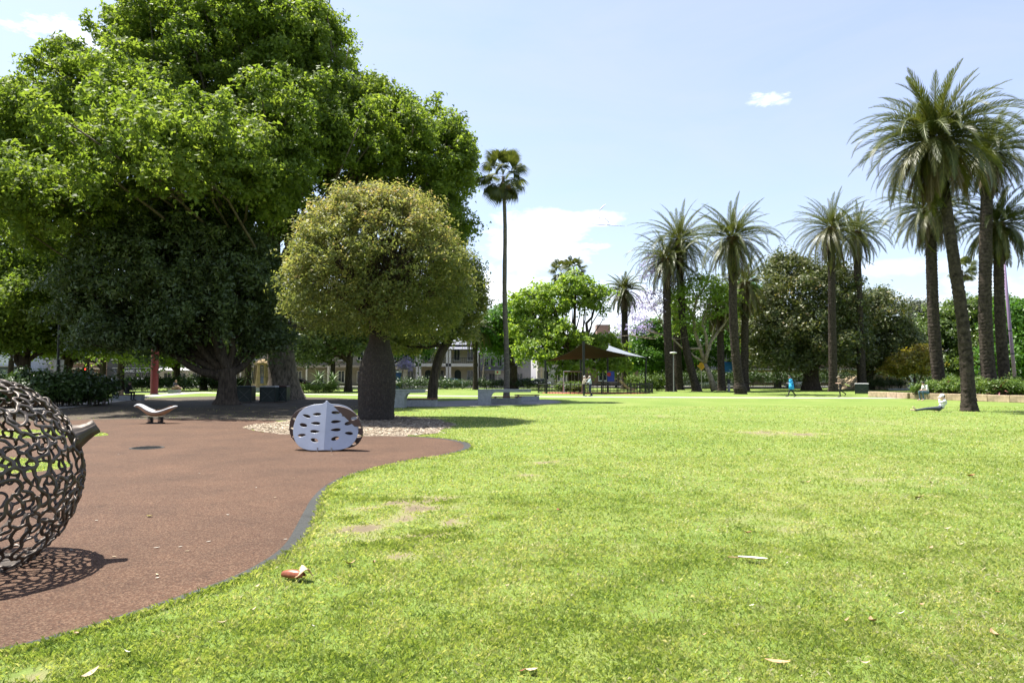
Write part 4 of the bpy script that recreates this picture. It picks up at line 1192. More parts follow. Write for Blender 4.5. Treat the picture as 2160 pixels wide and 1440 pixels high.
# ------------------------------------------------------------------ spring rocker
def rocker():
    b = G(328, 893)
    root = thing('spring_rocker', 'leaf-shaped timber and grey spring rocker on the rubber surface', 'play equipment', b, R(4))
    m_shell = mat('rocker_grey', (.36, .37, .385), .4, var=.06, scale=5)
    m_wd = mat('rocker_timber', (.46, .30, .20), .6, var=.15, scale=4, stretch=(1, 8, 8))
    n, kk = 26, 14
    zt = [(-.74, .62), (-.62, .70), (-.5, .695), (-.3, .57), (-.1, .475), (.1, .45), (.3, .50), (.5, .585), (.66, .63), (.74, .61)]
    zb = [(-.74, .59), (-.6, .54), (-.45, .42), (-.3, .305), (-.15, .25), (.1, .245), (.3, .30), (.5, .42), (.66, .54), (.74, .585)]
    wy = [(-.74, .02), (-.66, .10), (-.5, .17), (-.2, .25), (.1, .27), (.4, .24), (.6, .17), (.7, .09), (.74, .02)]
    f = lambda t, x: float(np.interp(x, [q[0] for q in t], [q[1] for q in t]))
    xs = [-.74 + 1.48 * (1 - math.cos(PI * i / (n - 1))) / 2 for i in range(n)]
    def loft(name, sec, m):
        Vv = np.array([[sec(x, 2 * PI * j / kk) for j in range(kk)] for x in xs])
        idx = np.arange(n * kk).reshape(n, kk)
        F = np.stack([idx[:-1], idx[1:], np.roll(idx[1:], -1, 1), np.roll(idx[:-1], -1, 1)], -1).reshape(-1, 4)
        o = link(name, fast(name, Vv.reshape(-1, 3), F, m, smooth=True), root)
        s = o.modifiers.new('sub', 'SUBSURF'); s.levels = s.render_levels = 1
        return o
    def shell(x, a):
        t, bt_, w = f(zt, x), f(zb, x), f(wy, x)
        rim = t; mid = max(bt_, t - .11)
        return (x, math.cos(a) * w * 1.04, (rim + mid) / 2 + math.sin(a) * (rim - mid) / 2)
    def belly(x, a):
        t, bt_, w = f(zt, x), f(zb, x), f(wy, x)
        return (x * .97, math.cos(a) * w * (.92 if math.sin(a) > -.3 else .55), (t - .04 + bt_) / 2 + math.sin(a) * (t - .04 - bt_) / 2)
    loft('rim', shell, m_shell); loft('hull', belly, m_wd)
    st = MB()
    for i in range(9):
        x0, x1 = .02 + i * .065, .02 + i * .065 + .058
        for q in ((x0, x1),):
            w0, w1 = f(wy, x0) * .78, f(wy, x1) * .78
            st.add([(x0, -w0, f(zt, x0) + .012), (x1, -w1, f(zt, x1) + .012), (x1, w1, f(zt, x1) + .012), (x0, w0, f(zt, x0) + .012)], [(0, 1, 2, 3)])
    o = st.build('seat_slats', m_wd, root); sd = o.modifiers.new('t', 'SOLIDIFY'); sd.thickness = .015
    for sx in (-.17, .17):
        sp = MB()
        pts = [(sx + .085 * math.cos(a), .085 * math.sin(a), .03 + .20 * a / (2 * PI * 4.5)) for a in np.linspace(0, 2 * PI * 4.5, 70)]
        sp.tube(pts, .014, 6); sp.build('spring', M_black, root, smooth=True)
    bp = MB(); bp.box((0, 0, .02), (.55, .26, .03)); bp.build('base_plate', M_black, root)
rocker()
g = G(310, 945)
gr = thing('drain_cover', 'round dark drain cover set in the red surface', 'drain cover', g + Vector((0, 0, .008)))
q = MB(); q.tube([(0, 0, .0), (0, 0, .008)], .36, 28); q.build('rim', M_edging, gr)
for i in range(-3, 4):
    q = MB(); w = math.sqrt(.30 ** 2 - (i * .085) ** 2); q.box((0, i * .085, .0115), (2 * w, .03, .007)); q.build('bar', M_black, gr)

# ------------------------------------------------------------------ concrete tables and benches
def table(label, x, y, w, top_l, h=.86, rz=0.0):
    root = thing('picnic_table', label, 'table', (x, y, 0), rz, 'concrete tables')
    dpt = .85
    # side profile with the arched underside, extruded in depth
    A = [(0, 0), (w, 0), (w, h * .42)]
    A += [(w + .28 * (1 - math.cos(a)), h * .42 + (h - .14 - h * .42) * math.sin(a)) for a in np.linspace(.15, PI / 2, 8)]
    A += [(top_l, h - .13), (top_l, h - .02), (0, h - .02)]
    mb = MB(); mb.prism(A, -dpt / 2, dpt / 2, 0, lambda a, c, z: (a, z, c)); mb.build('pedestal', M_conc, root, bevel=.012)
    tp = MB(); tp.box((top_l / 2, 0, h + .012), (top_l + .04, dpt + .04, .06)); tp.build('table_top', M_conc, root, bevel=.01)
    return root
def bench(label, x, y, l, h=.45, rz=0.0, w=.55):
    root = thing('bench', label, 'bench', (x, y, 0), rz, 'concrete benches with timber seats')
    mb = MB(); mb.box((l / 2, 0, (h - .1) / 2), (l, w, h - .1)); mb.build('base', M_conc, root, bevel=.012)
    for i in range(2):
        b_ = MB(); b_.box((l * (.14 + .72 * i), 0, h - .08), (.12, w * .8, .05)); b_.build('bearer', M_black, root)
    for i in range(4):
        s = MB(); s.box((l / 2, -w / 2 + w * (i + .5) / 4, h - .03), (l + .06, w / 4 - .02, .055)); s.build('slat', M_wood, root)
    return root
t = G(1008, 853); table('right-hand concrete picnic table with arched cantilever top', t.x, t.y + .4, .78, 3.15)
t = G(1036, 851); bench('front bench of the right-hand concrete table', t.x, t.y + .2, 1.85)
t = G(1086, 846); bench('rear bench of the right-hand concrete table, timber seat catching sun', t.x, t.y + .3, 1.65)
t = G(823, 860); table('left-hand concrete picnic table half hidden by the bottle tree trunk', t.x, t.y + .4, .75, 1.75, .92)
t = G(853, 857); bench('bench in front of the left-hand concrete table', t.x, t.y + .2, 1.78)

# ------------------------------------------------------------------ bins, column, sign, lights, memorial
def bin_box(label, px, py, w, h, lidm, group='black litter bins', rz=0.0, d=.75):
    g = G(px, py)
    root = thing('litter_bin', label, 'bin', g, rz, group)
    mb = MB(); mb.box((0, 0, h / 2 + .03), (w, d, h - .06)); mb.build('body', M_dgreen, root, bevel=.02)
    for sgn in (-1, 1):
        s = MB(); s.box((0, -d / 2 - .008, h / 2), (.035, .015, h * .95), ry=sgn * math.atan2(w * .85, h * .8)); s.build('brace', M_brace, root)
    for sx in (-1, 1):
        p_ = MB(); p_.box((sx * w * .485, -d * .49, h / 2), (.05, .05, h)); p_.build('post', M_black, root)
    l = MB(); l.box((0, 0, h + .04), (w * 1.06, d * 1.06, .07), top=.9); l.build('lid', lidm, root, bevel=.02)
M_brace = mat('brace_grey', (.06, .065, .065), .5, var=.1)
M_lidw = mat('pale_lid', (.42, .43, .42), .5, var=.1)
M_lidb = mat('teal_lid', (.03, .055, .065), .5, var=.1)
M_lidr = mat('dark_red_lid', (.06, .02, .02), .5, var=.1)
bin_box('black bin just right of the forked dark trunk', 519, 848, .98, .98, M_lidb)
bin_box('black bin with pale lid below the sandstone memorial', 568, 848, .98, .98, M_lidw)
bin_box('black bin with dark red lid against the giant trunk', 598, 847, .62, .98, M_lidr)
bin_box('lone black bin with pale tray between two palms on the right', 1818, 831, 1.18, .98, M_lidw, rz=R(-25))
g = G(1800, 831)
q = MB(); q.box((0, 0, 0), (.75, .45, .03), ry=R(28)); setp(q.build('paper_sheet', M_white, loc=g + Vector((-.1, 1.2, .95))), 'white paper sheet sticking out beside the lone bin', 'paper')
g = G(325, 832); rc = thing('column', 'round maroon painted column rising under the left trees', 'column', g)
q = MB(); q.tube([(0, 0, .05), (0, 0, 4.6)], [.33, .33], 24); q.build('shaft', M_redcol, rc, smooth=False)
q = MB(); q.tube([(0, 0, 0), (0, 0, .06)], .42, 24); q.build('base', M_conc, rc)
for (px, Y, hh, lab) in ((121, 44, 6.5, 'dark pole with two blank pale panels under the left trees'),):
    p_ = V(px, 800, Y); p_.z = 0
    s = thing('sign_pole', lab, 'sign', p_)
    q = MB(); q.tube([(0, 0, 0), (0, 0, hh)], .075, 10); q.build('pole', M_black, s)
    q = MB(); q.box((0, .1, 2.35), (.66, .03, .78)); q.build('panel', mat('sign_back', (.42, .40, .34), .6), s)
    q = MB(); q.box((0, .06, 2.35), (.2, .06, .08)); q.build('bracket', M_black, s)
def traffic_light(label, px, Y, hz, lit=True):
    p_ = V(px, 800, Y); p_.z = 0
    s = thing('traffic_light', label, 'traffic light', p_, group='traffic lights at the crossing')
    q = MB(); q.tube([(0, 0, 0), (0, 0, hz + .5)], .06, 8); q.build('pole', M_grey, s)
    q = MB(); q.box((0, -.14, hz), (.36, .2, 1.0)); q.build('housing', M_black, s, bevel=.03)
    q = MB(); q.box((0, -.02, hz), (.52, .02, 1.2)); q.build('backing_board', M_white, s)
    for i in range(3):
        q = MB(); q.tube([(0, -.245, hz + .31 - .31 * i), (0, -.26, hz + .31 - .31 * i)], .10, 14); q.build('lens', M_redlamp if i == 0 else M_glass, s)
traffic_light('traffic light showing red on the far left street corner', 181, 92, 2.4)
traffic_light('second red traffic light left of the bakery sign', 257, 106, 2.0)
def memorial():
    p_ = V(553, 820, 76); p_.z = 0
    root = thing('war_memorial', 'tapered sandstone memorial with dark name panels behind the bins', 'monument', p_, R(35))
    def fr(mb, levels):
        for (z0, a0, z1, a1) in levels:
            mb.add([(x * a, y * a, z) for z, a in ((z0, a0), (z1, a1)) for x, y in ((-1, -1), (1, -1), (1, 1), (-1, 1))],
                   [(3, 2, 1, 0), (4, 5, 6, 7), (0, 1, 5, 4), (1, 2, 6, 5), (2, 3, 7, 6), (3, 0, 4, 7)])
    mb = MB(); fr(mb, [(.0, 1.5, .25, 1.5), (.25, 1.25, .5, 1.25)]); mb.build('plinth', M_conc, root)
    mb = MB(); fr(mb, [(.5, 1.0, .8, .92), (.8, .92, 1.6, .80), (1.6, .80, 3.1, .70)]); mb.build('shaft', M_sand, root)
    mb = MB(); fr(mb, [(3.1, .80, 3.22, .80), (3.22, .72, 3.5, .5), (3.5, .5, 3.62, .2)]); mb.build('cap', M_sand, root)
    for i in range(4):
        a = i * PI / 2
        for sx in (-.28, .28):
            m = MB(); c_ = Vector((sx, -.835, 1.95)); m.box((0, 0, 0), (.34, .05, 2.0), rx=R(-4)); o = m.build('name_panel', M_glass if sx < 0 else mat('bronze_panel', (.16, .12, .06), .5, .3), root)
            o.location = Matrix.Rotation(a, 3, 'Z') @ c_; o.rotation_euler = (0, 0, a)
            for j in range(9):
                w_ = .2 - .02 * (j % 3); l = MB(); l.box((0, -.03, .8 - j * .2), (w_, .02, .07), rx=R(-4)); l.build('name_row', M_sand, o, loc=(0, -.01 - (.8 - j * .2) * -.0, 0))
memorial()
# the tall mauve pole on the right
p_ = V(2143, 800, 56); p_.z = 0
pp = thing('banner_pole', 'tall tapered mauve pole at the right edge behind the palms', 'pole', p_)
q = MB(); q.tube([(0, 0, 0), (-.35, 0, 6), (-.72, 0, 13.5)], [.15, .125, .085], 14); q.build('pole', M_purple, pp, smooth=True)
for z in (1.6, 3.5, 5.4):
    q = MB(); q.tube([(-.058 * z, 0, z), (-.058 * z, 0, z + .08)], .162 - .0042 * z, 14); q.build('collar', M_black, pp)
# park lamp and small posts
p_ = V(1421, 800, 76); p_.z = 0
lp = thing('park_lamp', 'slim park lamp with pale dish behind the left palms', 'street lamp', p_)
q = MB(); q.tube([(0, 0, 0), (0, 0, 4.3)], [.06, .045], 8); q.build('pole', M_grey, lp)
q = MB(); q.ball((0, 0, 4.35), (.42, .42, .1)); q.build('lamp_head', M_white, lp, smooth=True)
p_ = V(1537, 800, 79); p_.z = 0
bl = thing('parking_meter', 'grey meter post beside the central palm', 'post', p_)
q = MB(); q.tube([(0, 0, 0), (0, 0, .9)], .16, 10); q.build('post', M_grey, bl)
q = MB(); q.box((0, 0, 1.15), (.34, .3, .5)); q.build('head', M_black, bl, bevel=.03)
p_ = V(1480, 800, 90); p_.z = 0
sg = thing('road_sign', 'yellow diamond road sign behind the jacaranda', 'sign', p_)
q = MB(); q.tube([(0, 0, 0), (0, 0, 3.3)], .05, 8); q.build('post', M_grey, sg)
q = MB(); q.box((0, -.07, 3.1), (.8, .02, .8), ry=PI / 4); q.build('plate', mat('sign_yellow', (.75, .40, .03), .5), sg)
p_ = V(1050, 800, 99); p_.z = 0
sg = thing('street_sign', 'small white sign with a red square behind the fan palm', 'sign', p_)
q = MB(); q.tube([(0, 0, 0), (0, 0, 2.5)], .04, 8); q.build('post', M_grey, sg)
q = MB(); q.box((0, -.06, 2.35), (.8, .02, .55)); q.build('plate', M_white, sg)
q = MB(); q.box((-.05, -.075, 2.38), (.25, .012, .3)); q.build('emblem', mat('sign_red', (.6, .03, .03), .5), sg)

# ------------------------------------------------------------------ playground with shade sails
def playground():
    c = V(1255, 800, 71); c.z = 0
    ring = [Vector((c.x + 5.6 * math.cos(a), c.y + 4.8 * math.sin(a), 0)) for a in np.linspace(0, 2 * PI, 48, endpoint=False)]
    sheet('softfall_surface', ring, .012, M_redsoft, 'red softfall surface inside the playground fence')
    fence = thing('playground_fence', 'low black picket fence around the playground', 'fence', c)
    n = 84
    pm = MB(); pm.tube([(0, 0, 0), (0, 0, 1.06)], .022, 5); po = pm.build('picket', M_black, fence); pm_me = po.data
    first = True
    pts = []
    for i in range(n):
        a = 2 * PI * i / n
        q = Vector((5.9 * math.cos(a), 5.1 * math.sin(a), 0)); pts.append(q)
        if first: po.location = q; first = False
        else: link('picket', pm_me, fence, q)
    for z in (.18, .92):
        m = MB(); m.tube([p_ + Vector((0, 0, z)) for p_ in pts] + [pts[0] + Vector((0, 0, z))], .028, 5, cap=False); m.build('rail', M_black, fence)
    for i in range(0, n, 7):
        m = MB(); m.box(pts[i] + Vector((0, 0, .58)), (.09, .09, 1.16)); m.build('post', M_black, fence)
    def sail(label, cs, m, posts, sag=.08):
        base = Vector(posts[0][0]); base.z = 0
        root = thing('shade_sail', label, 'shade sail', base, group='shade sails over the playground')
        cs = [Vector(q) - base for q in cs]
        nn = 22
        vs, fs = [], []
        mid = sum(cs, Vector()) / 4
        for i in range(nn + 1):
            for j in range(nn + 1):
                u, v = i / nn, j / nn
                p_ = (cs[0] * (1 - u) + cs[1] * u) * (1 - v) + (cs[3] * (1 - u) + cs[2] * u) * v
                eu = 4 * u * (1 - u); ev = 4 * v * (1 - v)
                # edges pulled in between the corners
                p_ = p_.lerp(mid, .16 * (eu * (1 - ev) + ev * (1 - eu)))
                vs.append(p_ + Vector((0, 0, -.2 * eu * ev)))
        for i in range(nn):
            for j in range(nn):
                a = i * (nn + 1) + j; fs.append((a, a + 1, a + nn + 2, a + nn + 1))
        mb = MB(); mb.add(vs, fs); o = mb.build('sail_cloth', m, root, smooth=True)
        sd = o.modifiers.new('t', 'SOLIDIFY'); sd.thickness = .015
        for (t, lean, rr) in posts:
            t = Vector(t) - base
            mb = MB(); mb.tube([(t.x + lean, t.y, -base.z), (t.x, t.y, t.z + .12)], rr, 10); mb.build('mast', M_black, root)
    m_b = leaf_mat('brown_shade_cloth', [(0, (.034, .027, .022)), (1, (.038, .03, .025))], .05, .8, .1, (1, 1, 1))
    m_g = leaf_mat('grey_shade_cloth', [(0, (.20, .225, .255)), (1, (.22, .245, .275))], .15, .8, .1, (1, 1, 1))
    A, B, Cc, D = V(1150, 762, 69), V(1231, 722, 66), V(1348, 752, 70), V(1225, 757, 77)
    sail('brown shade sail peaked at the tall mast over the playground', (A, B, Cc, D), m_b, ((B, 0, .13), (A, .12, .11), (D, 0, .11)))
    E, F_, G_, H = V(1266, 744, 74), V(1284, 728, 80), V(1363, 754, 75), V(1330, 750.5, 68)
    sail('pale grey shade sail on the right of the playground', (E, F_, G_, H), m_g, ((G_, -.12, .09), (E + Vector((.8, 0, 0)), 0, .11)))
    # swing
    s0 = V(1189, 784, 72); s0.z = 0; s1 = V(1229, 784, 72); s1.z = 0
    sw = thing('swing_set', 'grey steel swing frame left of the tall mast', 'swing', s0)
    w = s1.x - s0.x; hh = 2.25
    m = MB(); m.tube([(0, 0, hh), (w, 0, hh)], .05, 8); m.build('crossbar', M_steel, sw)
    for x in (0, w):
        for dy in (-.7, .7):
            m = MB(); m.tube([(x, dy, 0), (x, 0, hh)], .045, 8); m.build('leg', M_steel, sw)
    for x in (w * .32, w * .68):
        m = MB(); m.box((x, 0, .5), (.45, .18, .05)); st = m.build('swing_seat', M_black, sw)
        for dx in (-.2, .2):
            m = MB(); m.tube([(x + dx, 0, .5), (x + dx, 0, hh)], .012, 5); m.build('chain', M_steel, sw)
    # slide tower
    t0 = V(1290, 820, 73); t0.z = 0
    sl = thing('slide_tower', 'play tower with blue and red panel and yellow slide', 'slide', t0)
    m_y = mat('slide_yellow', (.55, .40, .18), .4, var=.08); m_bl = mat('panel_blue', (.03, .07, .42), .5); m_rd = mat('panel_red', (.5, .04, .03), .5)
    for (x, y) in ((-.9, -.5), (.7, -.5), (-.9, .6), (.7, .6)):
        m = MB(); m.tube([(x, y, 0), (x, y, 2.35)], .05, 8); m.build('post', M_black, sl)
    m = MB(); m.box((-.1, .05, 2.33), (1.75, 1.25, .06)); m.build('roof_frame', M_black, sl)
    m = MB(); m.box((-.1, .05, 1.1), (1.6, 1.1, .06)); m.build('deck', M_grey, sl)
    m = MB(); m.box((-.15, -.56, 1.72), (.75, .04, 1.05)); m.build('panel', m_bl, sl)
    m = MB(); m.tube([(-.35, -.60, 1.95), (-.35, -.585, 1.95)], .22, 16); m.build('disc', m_rd, sl)
    prof = [(.7, 1.15), (.95, 1.12), (1.3, .8), (1.75, .4), (2.1, .24), (2.5, .22)]
    for sy in (-.28, .28):
        m = MB(); m.prism([(x, z) for x, z in prof] + [(x, z + .22) for x, z in prof[::-1]], sy - .02, sy + .02, 0, lambda a, c_, z: (a, z, c_)); m.build('slide_side', m_y, sl)
    m = MB(); m.prism([(x, z) for x, z in prof] + [(x, z + .04) for x, z in prof[::-1]], -.26, .26, 0, lambda a, c_, z: (a, z, c_)); m.build('slide_bed', m_y, sl)
    for sy in (-.28, .28):
        m = MB(); m.tube([(.72, sy, 1.3), (.72, sy, 2.0), (1.05, sy, 1.5)], .03, 6); m.build('handrail', m_y, sl)
playground()

# ------------------------------------------------------------------ garden bed, hedges, shrubs
def shrub_mass(name, label, cat, base, boxes, n, leaf, m, seed, clump=.35, group=None, aspect=.55, stems=True):
    """boxes: local ellipsoids (x,y,z,rx,ry,rz) packed with leaves on a twiggy frame"""
    r = np.random.RandomState(seed)
    root = thing(name, label, cat, base, group=group)
    P, Nn, tone, cc = crown_points(boxes, n, r, clump, inner=.15, low=-.2, cull=.85)
    keep = P[:, 2] > .02
    Vt, F = leaf_quads(P[keep], Nn[keep], leaf, r, aspect)
    link('foliage', fast('foliage', Vt, F, m, tint=np.clip(.5 + tone[keep] + r.normal(0, .18, keep.sum()), 0, 1)), root)
    if stems:
        mb = MB()
        for q in cc[r.permutation(len(cc))[:30]]:
            q = Vector(q); mb.tube([(q.x * .92, q.y * .92, 0), (q.x * .96, q.y * .96, max(.1, q.z * .5)), tuple(q)], [.03, .02, .008], 4)
        setp(mb.build('stems', M_bark, root), kind='stuff')
    return root
def hedge(label, x0, x1, Y, h, d, n, m, seed, group='hedges along the park edge', leaf=.13):
    a, b_ = V(x0, 800, Y).x, V(x1, 800, Y).x
    L_ = b_ - a
    r = np.random.RandomState(seed)
    k = max(2, int(L_ / 1.1))
    bx = [(L_ * (i + .5) / k - L_ / 2, r.uniform(-.1, .1), h * .5, L_ / k * .72, d / 2, h * .5 * r.uniform(.88, 1.1)) for i in range(k)]
    return shrub_mass('hedge', label, 'hedge', ((a + b_) / 2, Y, 0), bx, n, leaf, m, seed, .4, group)
hedge('dark clipped hedge across the street front of the terraces', 815, 1010, 91, 1.15, 1.4, 9000, LEAF['hedge'], 501)
hedge('dark hedge between the grey house and the playground', 1010, 1145, 92, 1.2, 1.4, 7000, LEAF['hedge'], 502)
hedge('sunny light-green hedge right of the playground', 1325, 1402, 81, 1.45, 1.6, 8000, LEAF['shrub'], 503)
hedge('dark hedge behind the bin and the magnolias', 1830, 1905, 90, 1.3, 1.4, 5000, LEAF['dark'], 504)
hedge('long tall hedge behind the central palms', 1400, 1700, 95, 2.3, 1.6, 16000, LEAF['hedge'], 505)
hedge('tall hedge behind the magnolias and young golden tree', 1700, 2000, 97, 2.4, 1.6, 14000, LEAF['hedge'], 509)
hedge('hedge behind the seated reader and red column', 255, 415, 79, 1.5, 1.6, 10000, LEAF['hedge'], 506, leaf=.16)
hedge('hedge behind the memorial', 415, 560, 86, 1.4, 1.4, 8000, LEAF['hedge'], 507, leaf=.16)
hedge('clipped low hedge with reddish tips left of the bottle tree', 618, 706, 71, .75, 1.6, 8000, LEAF['shrub'], 508, leaf=.1)
hedge('green hedge inside the playground fence', 1178, 1225, 76, .95, 1.2, 3500, LEAF['shrub'], 510)
b_ = V(655, 800, 92); b_.z = 0
# yucca-like clumps
def rosette(label, px, Y, h, n, seed, m, group='spiky garden plants', L_=1.2, z=0.0):
    b_ = V(px, 800, Y); b_.z = z
    r = np.random.RandomState(seed); root = thing('spiky_plant', label, 'plant', b_, group=group)
    st = MB(); st.tube([(0, 0, 0), (0, 0, h)], [.14, .1], 8); st.build('stem', M_bark_grey, root)
    me = None
    for i in range(n):
        if me is None or i % 6 == 0:
            mm = MB(); lw = .07
            pts = [(L_ * t, lw * (1 - t) ** .5, -.5 * L_ * t * t) for t in (0, .3, .6, .9)]
            mm.add([(x, -w, z) for x, w, z in pts] + [(x, w, z) for x, w, z in pts] + [(L_, 0, -.5 * L_)], [(0, 1, 5, 4), (1, 2, 6, 5), (2, 3, 7, 6), (3, 8, 7)])
            o = mm.build('leaf', m, root); me = o.data
        else: o = link('leaf', me, root)
        az = i * 2.4; el = R(85) - R(110) * (i / n)
        o.location = (0, 0, h + .1); o.rotation_euler = (0, -el, az)
M_spk = mat('spiky_leaf', (.11, .18, .05), .5, var=.2)
rosette('left spiky cordyline behind the low hedge', 672, 84, 1.2, 40, 521, M_spk, L_=1.5)
rosette('right spiky cordyline behind the low hedge', 702, 84, 1.1, 40, 522, M_spk, L_=1.5)
rosette('spiky cordyline beside the memorial', 523, 80, 1.4, 40, 523, M_spk, L_=1.4)
# big dark shrubs on the left
for i, (px, Y, w, h, sd, lab) in enumerate(((130, 38.5, 1.5, 1.5, 531, 'dark leafy shrub right behind the bronze pod'), (190, 40, 1.4, 1.45, 532, 'dark leafy shrub left of the timber bench'), (70, 37, 1.6, 1.6, 533, 'dark leafy shrub mostly hidden by the bronze pod'), (203, 53, 1.2, 1.35, 534, 'dark shrub behind the left bench'), (5, 37, 1.6, 1.5, 535, 'dark leafy shrub at the left edge'))):
    b_ = V(px, 800, Y); b_.z = 0
    shrub_mass('shrub', lab, 'shrub', b_, [(0, 0, h * .5, w * .8, w * .8, h * .5), (w * .4, -.2, h * .42, w * .5, w * .5, h * .4), (-w * .45, .2, h * .45, w * .55, w * .5, h * .42)], 9000, .17, LEAF['hedge'], sd, .4, 'dark shrubs on the left')
# garden bed on the right: sandstone kerb blocks and planting
def garden_bed():
    P0, P1 = G(1924, 841), G(2240, 852)
    root = thing('garden_wall', 'low sandstone block wall edging the right-hand garden bed', 'wall', P0)
    d = (P1 - P0); L_ = d.length; ang = math.atan2(d.y, d.x)
    n = int(L_ / 1.5)
    for i in range(n):
        m = MB(); l = L_ / n
        m.box((0, 0, .23), (l - .02, .42, .46)); o = m.build('block', M_sandw, root, bevel=.025)
        o.location = (d.normalized() * (i + .5) * l) + Vector((0, random.uniform(-.01, .01), random.uniform(-.015, .01))); o.rotation_euler = (0, 0, ang + random.uniform(-.006, .006))
    # return of the wall to the back
    for i in range(4):
        m = MB(); m.box((0, 0, .22), (.42, 1.4, .44)); o = m.build('block', M_sandw, root, bevel=.025); o.location = Vector((.0, .95 + i * 1.43, 0))
    poly = [P0 + Vector((.1, .1, 0)), P1 + Vector((6, .1, 0)), P1 + Vector((6, 12, 0)), P0 + Vector((.1, 6, 0))]
    sheet('garden_soil', poly, .34, M_litter, 'dark soil of the raised garden bed')
    r = np.random.RandomState(55)
    spots = [(1945, 50.5, .5), (1958, 52, .55), (1985, 50, .6), (2000, 50.8, .75), (2015, 51.5, .85), (2030, 49, .6), (2075, 47.5, .6), (2095, 46.8, .65), (2112, 46.5, .7), (2130, 46.2, .62), (2148, 46, .6), (2165, 45.8, .6), (2060, 49.5, .8), (1975, 51.8, .5), (2140, 48.5, .8), (2185, 46, .6)]
    words = ['beside the seated reader', 'behind the seated reader', 'right of the seated reader', 'left of the nearest palm trunk', 'behind the nearest palm trunk', 'hugging the nearest palm trunk', 'right of the nearest palm trunk', 'below the collared palm', 'right of the collared palm', 'below the rightmost palm', 'under the mauve pole', 'at the right edge', 'between nearest and collared palms', 'at the foot of the bare-trunked palm', 'behind the mauve pole', 'just beyond the right edge']
    for i, (px, Y, h) in enumerate(spots):
        b_ = V(px, 800, Y); b_.z = .34
        shrub_mass('garden_shrub', 'bright green garden bed shrub ' + words[i], 'shrub', b_, [(0, 0, h * .65, .7, .5, h * .72), (.35, .1, h * .5, .45, .4, h * .55)], 3000, .13, LEAF['shrub'], 560 + i, .25, 'shrubs in the right garden bed', aspect=.3)
    m_pk = mat('red_strap_leaf', (.20, .07, .07), .5, var=.3)
    rosette('reddish flax between bare-trunked and nearest palms', 1992, 50.4, .25, 26, 571, m_pk, 'reddish flax clumps', .9, .34)
    rosette('reddish flax right of the collared palm', 2108, 46.4, .25, 26, 572, m_pk, 'reddish flax clumps', .9, .34)
garden_bed()
# ------------------------------------------------------------------ street buildings
def win(root, x, z, w, h, y=0.0, frame=M_offw, glass=M_glass, name='window', sill=True):
    """a window set into the wall face at y (wall faces -Y): recessed glass, frame proud"""
    m = MB()
    t = .09
    for (cx, cz, sx, sz) in ((0, h / 2, w + t, t), (0, -h / 2, w + t, t), (-w / 2, 0, t, h - t), (w / 2, 0, t, h - t), (0, 0, t * .7, h - t)):
        m.box((x + cx, y - .05, z + cz), (sx, .14, sz))
    f = m.build(name, frame, root)
    g_ = MB(); g_.box((x, y - .012, z), (w, .03, h)); g_.build('pane', glass, f)
    if sill:
        s = MB(); s.box((x, y - .13, z - h / 2 - t), (w + .3, .26, .08)); s.build('sill', frame, f)
    return f
def facade(name, label, x0px, x1px, Y, ztop, m, depth=9, cat='house', group='houses along the street'):
    a, b_ = V(x0px, 800, Y).x, V(x1px, 800, Y).x
    root = thing(name, label, cat, ((a + b_) / 2, Y, .14), group=group)
    W = b_ - a
    q = MB(); q.box((0, depth / 2, ztop / 2), (W, depth, ztop)); q.build('wall', m, root)
    return root, W
M_dull = mat('dull_render', (.27, .235, .175), .85, var=.1, scale=1.5)
YB = 116.0
kB = K(YB)
# terrace houses
for i, (x0, x1, lab, roofm) in enumerate(((820, 886, 'pale green verandah terrace house behind the small jacaranda', M_tin), (886, 948, 'cream two-storey terrace house with gabled front', M_slate), (948, 1011, 'cream terrace house with dark balcony and arched doors', M_slate))):
    root, W = facade('terrace_house', lab, x0, x1, YB, 7.0, M_cream if i else M_offw)
    q = MB(); q.prism([(-5.2, 0), (5.2, 0), (0, 2.2)], -W / 2, W / 2, 0, lambda a, c, z: (z, a + 4.4, 7.0 + c)); rf = q.build('roof', roofm, root)
    q = MB(); q.box((W * .3, 4.5, 8.8), (.8, .8, 2.0)); q.build('chimney', M_brick, rf)
    # verandah floor, roof and posts
    q = MB(); q.box((0, -1.0, 3.55), (W - .02, 2.0, .5)); q.build('verandah_fascia', M_offw, root)
    q = MB(); q.add([(-W / 2, 0, 6.9), (W / 2, 0, 6.9), (W / 2, -2.2, 6.2), (-W / 2, -2.2, 6.2)], [(0, 1, 2, 3)]); o = q.build('verandah_roof', roofm, root); sd = o.modifiers.new('t', 'SOLIDIFY'); sd.thickness = .12
    for x in (-W / 2 + .25, W / 2 - .25):
        q = MB(); q.box((x, -1.75, 3.1), (.36, .5, 6.2)); q.build('pier', M_offw, root)
    q = MB(); q.box((0, -1.9, 4.75), (W - .9, .06, .08)); bal = q.build('balcony_rail', M_black, root)
    for j in range(14):
        q = MB(); q.box((-W / 2 + .5 + j * (W - 1.0) / 13, -1.9, 4.27), (.05, .05, .9)); q.build('baluster', M_black, bal)
    for (x, w) in ((-W * .25, 1.0), (W * .2, 1.0)):
        win(root, x, 5.3, w, 1.9)
    dm = MB(); arch = [(-.55, 0), (.55, 0), (.55, 2.1)] + [(.55 * math.cos(a), 2.1 + .55 * math.sin(a)) for a in np.linspace(.2, PI - .2, 8)] + [(-.55, 2.1)]
    dm.prism(arch, -.04, .02, 0, lambda a, c, z: (a - W * .22, z - .02, c + .12)); d_ = dm.build('door', M_dgreen, root)
    q = MB(); q.ball((-W * .22 + .38, -.1, 1.2), .05); q.build('handle', M_steel, d_)
    win(root, W * .2, 1.75, 1.1, 1.9)
    q = MB(); q.box((0, -2.6, .5), (W - .1, .12, 1.0)); q.build('garden_fence', M_offw, root)
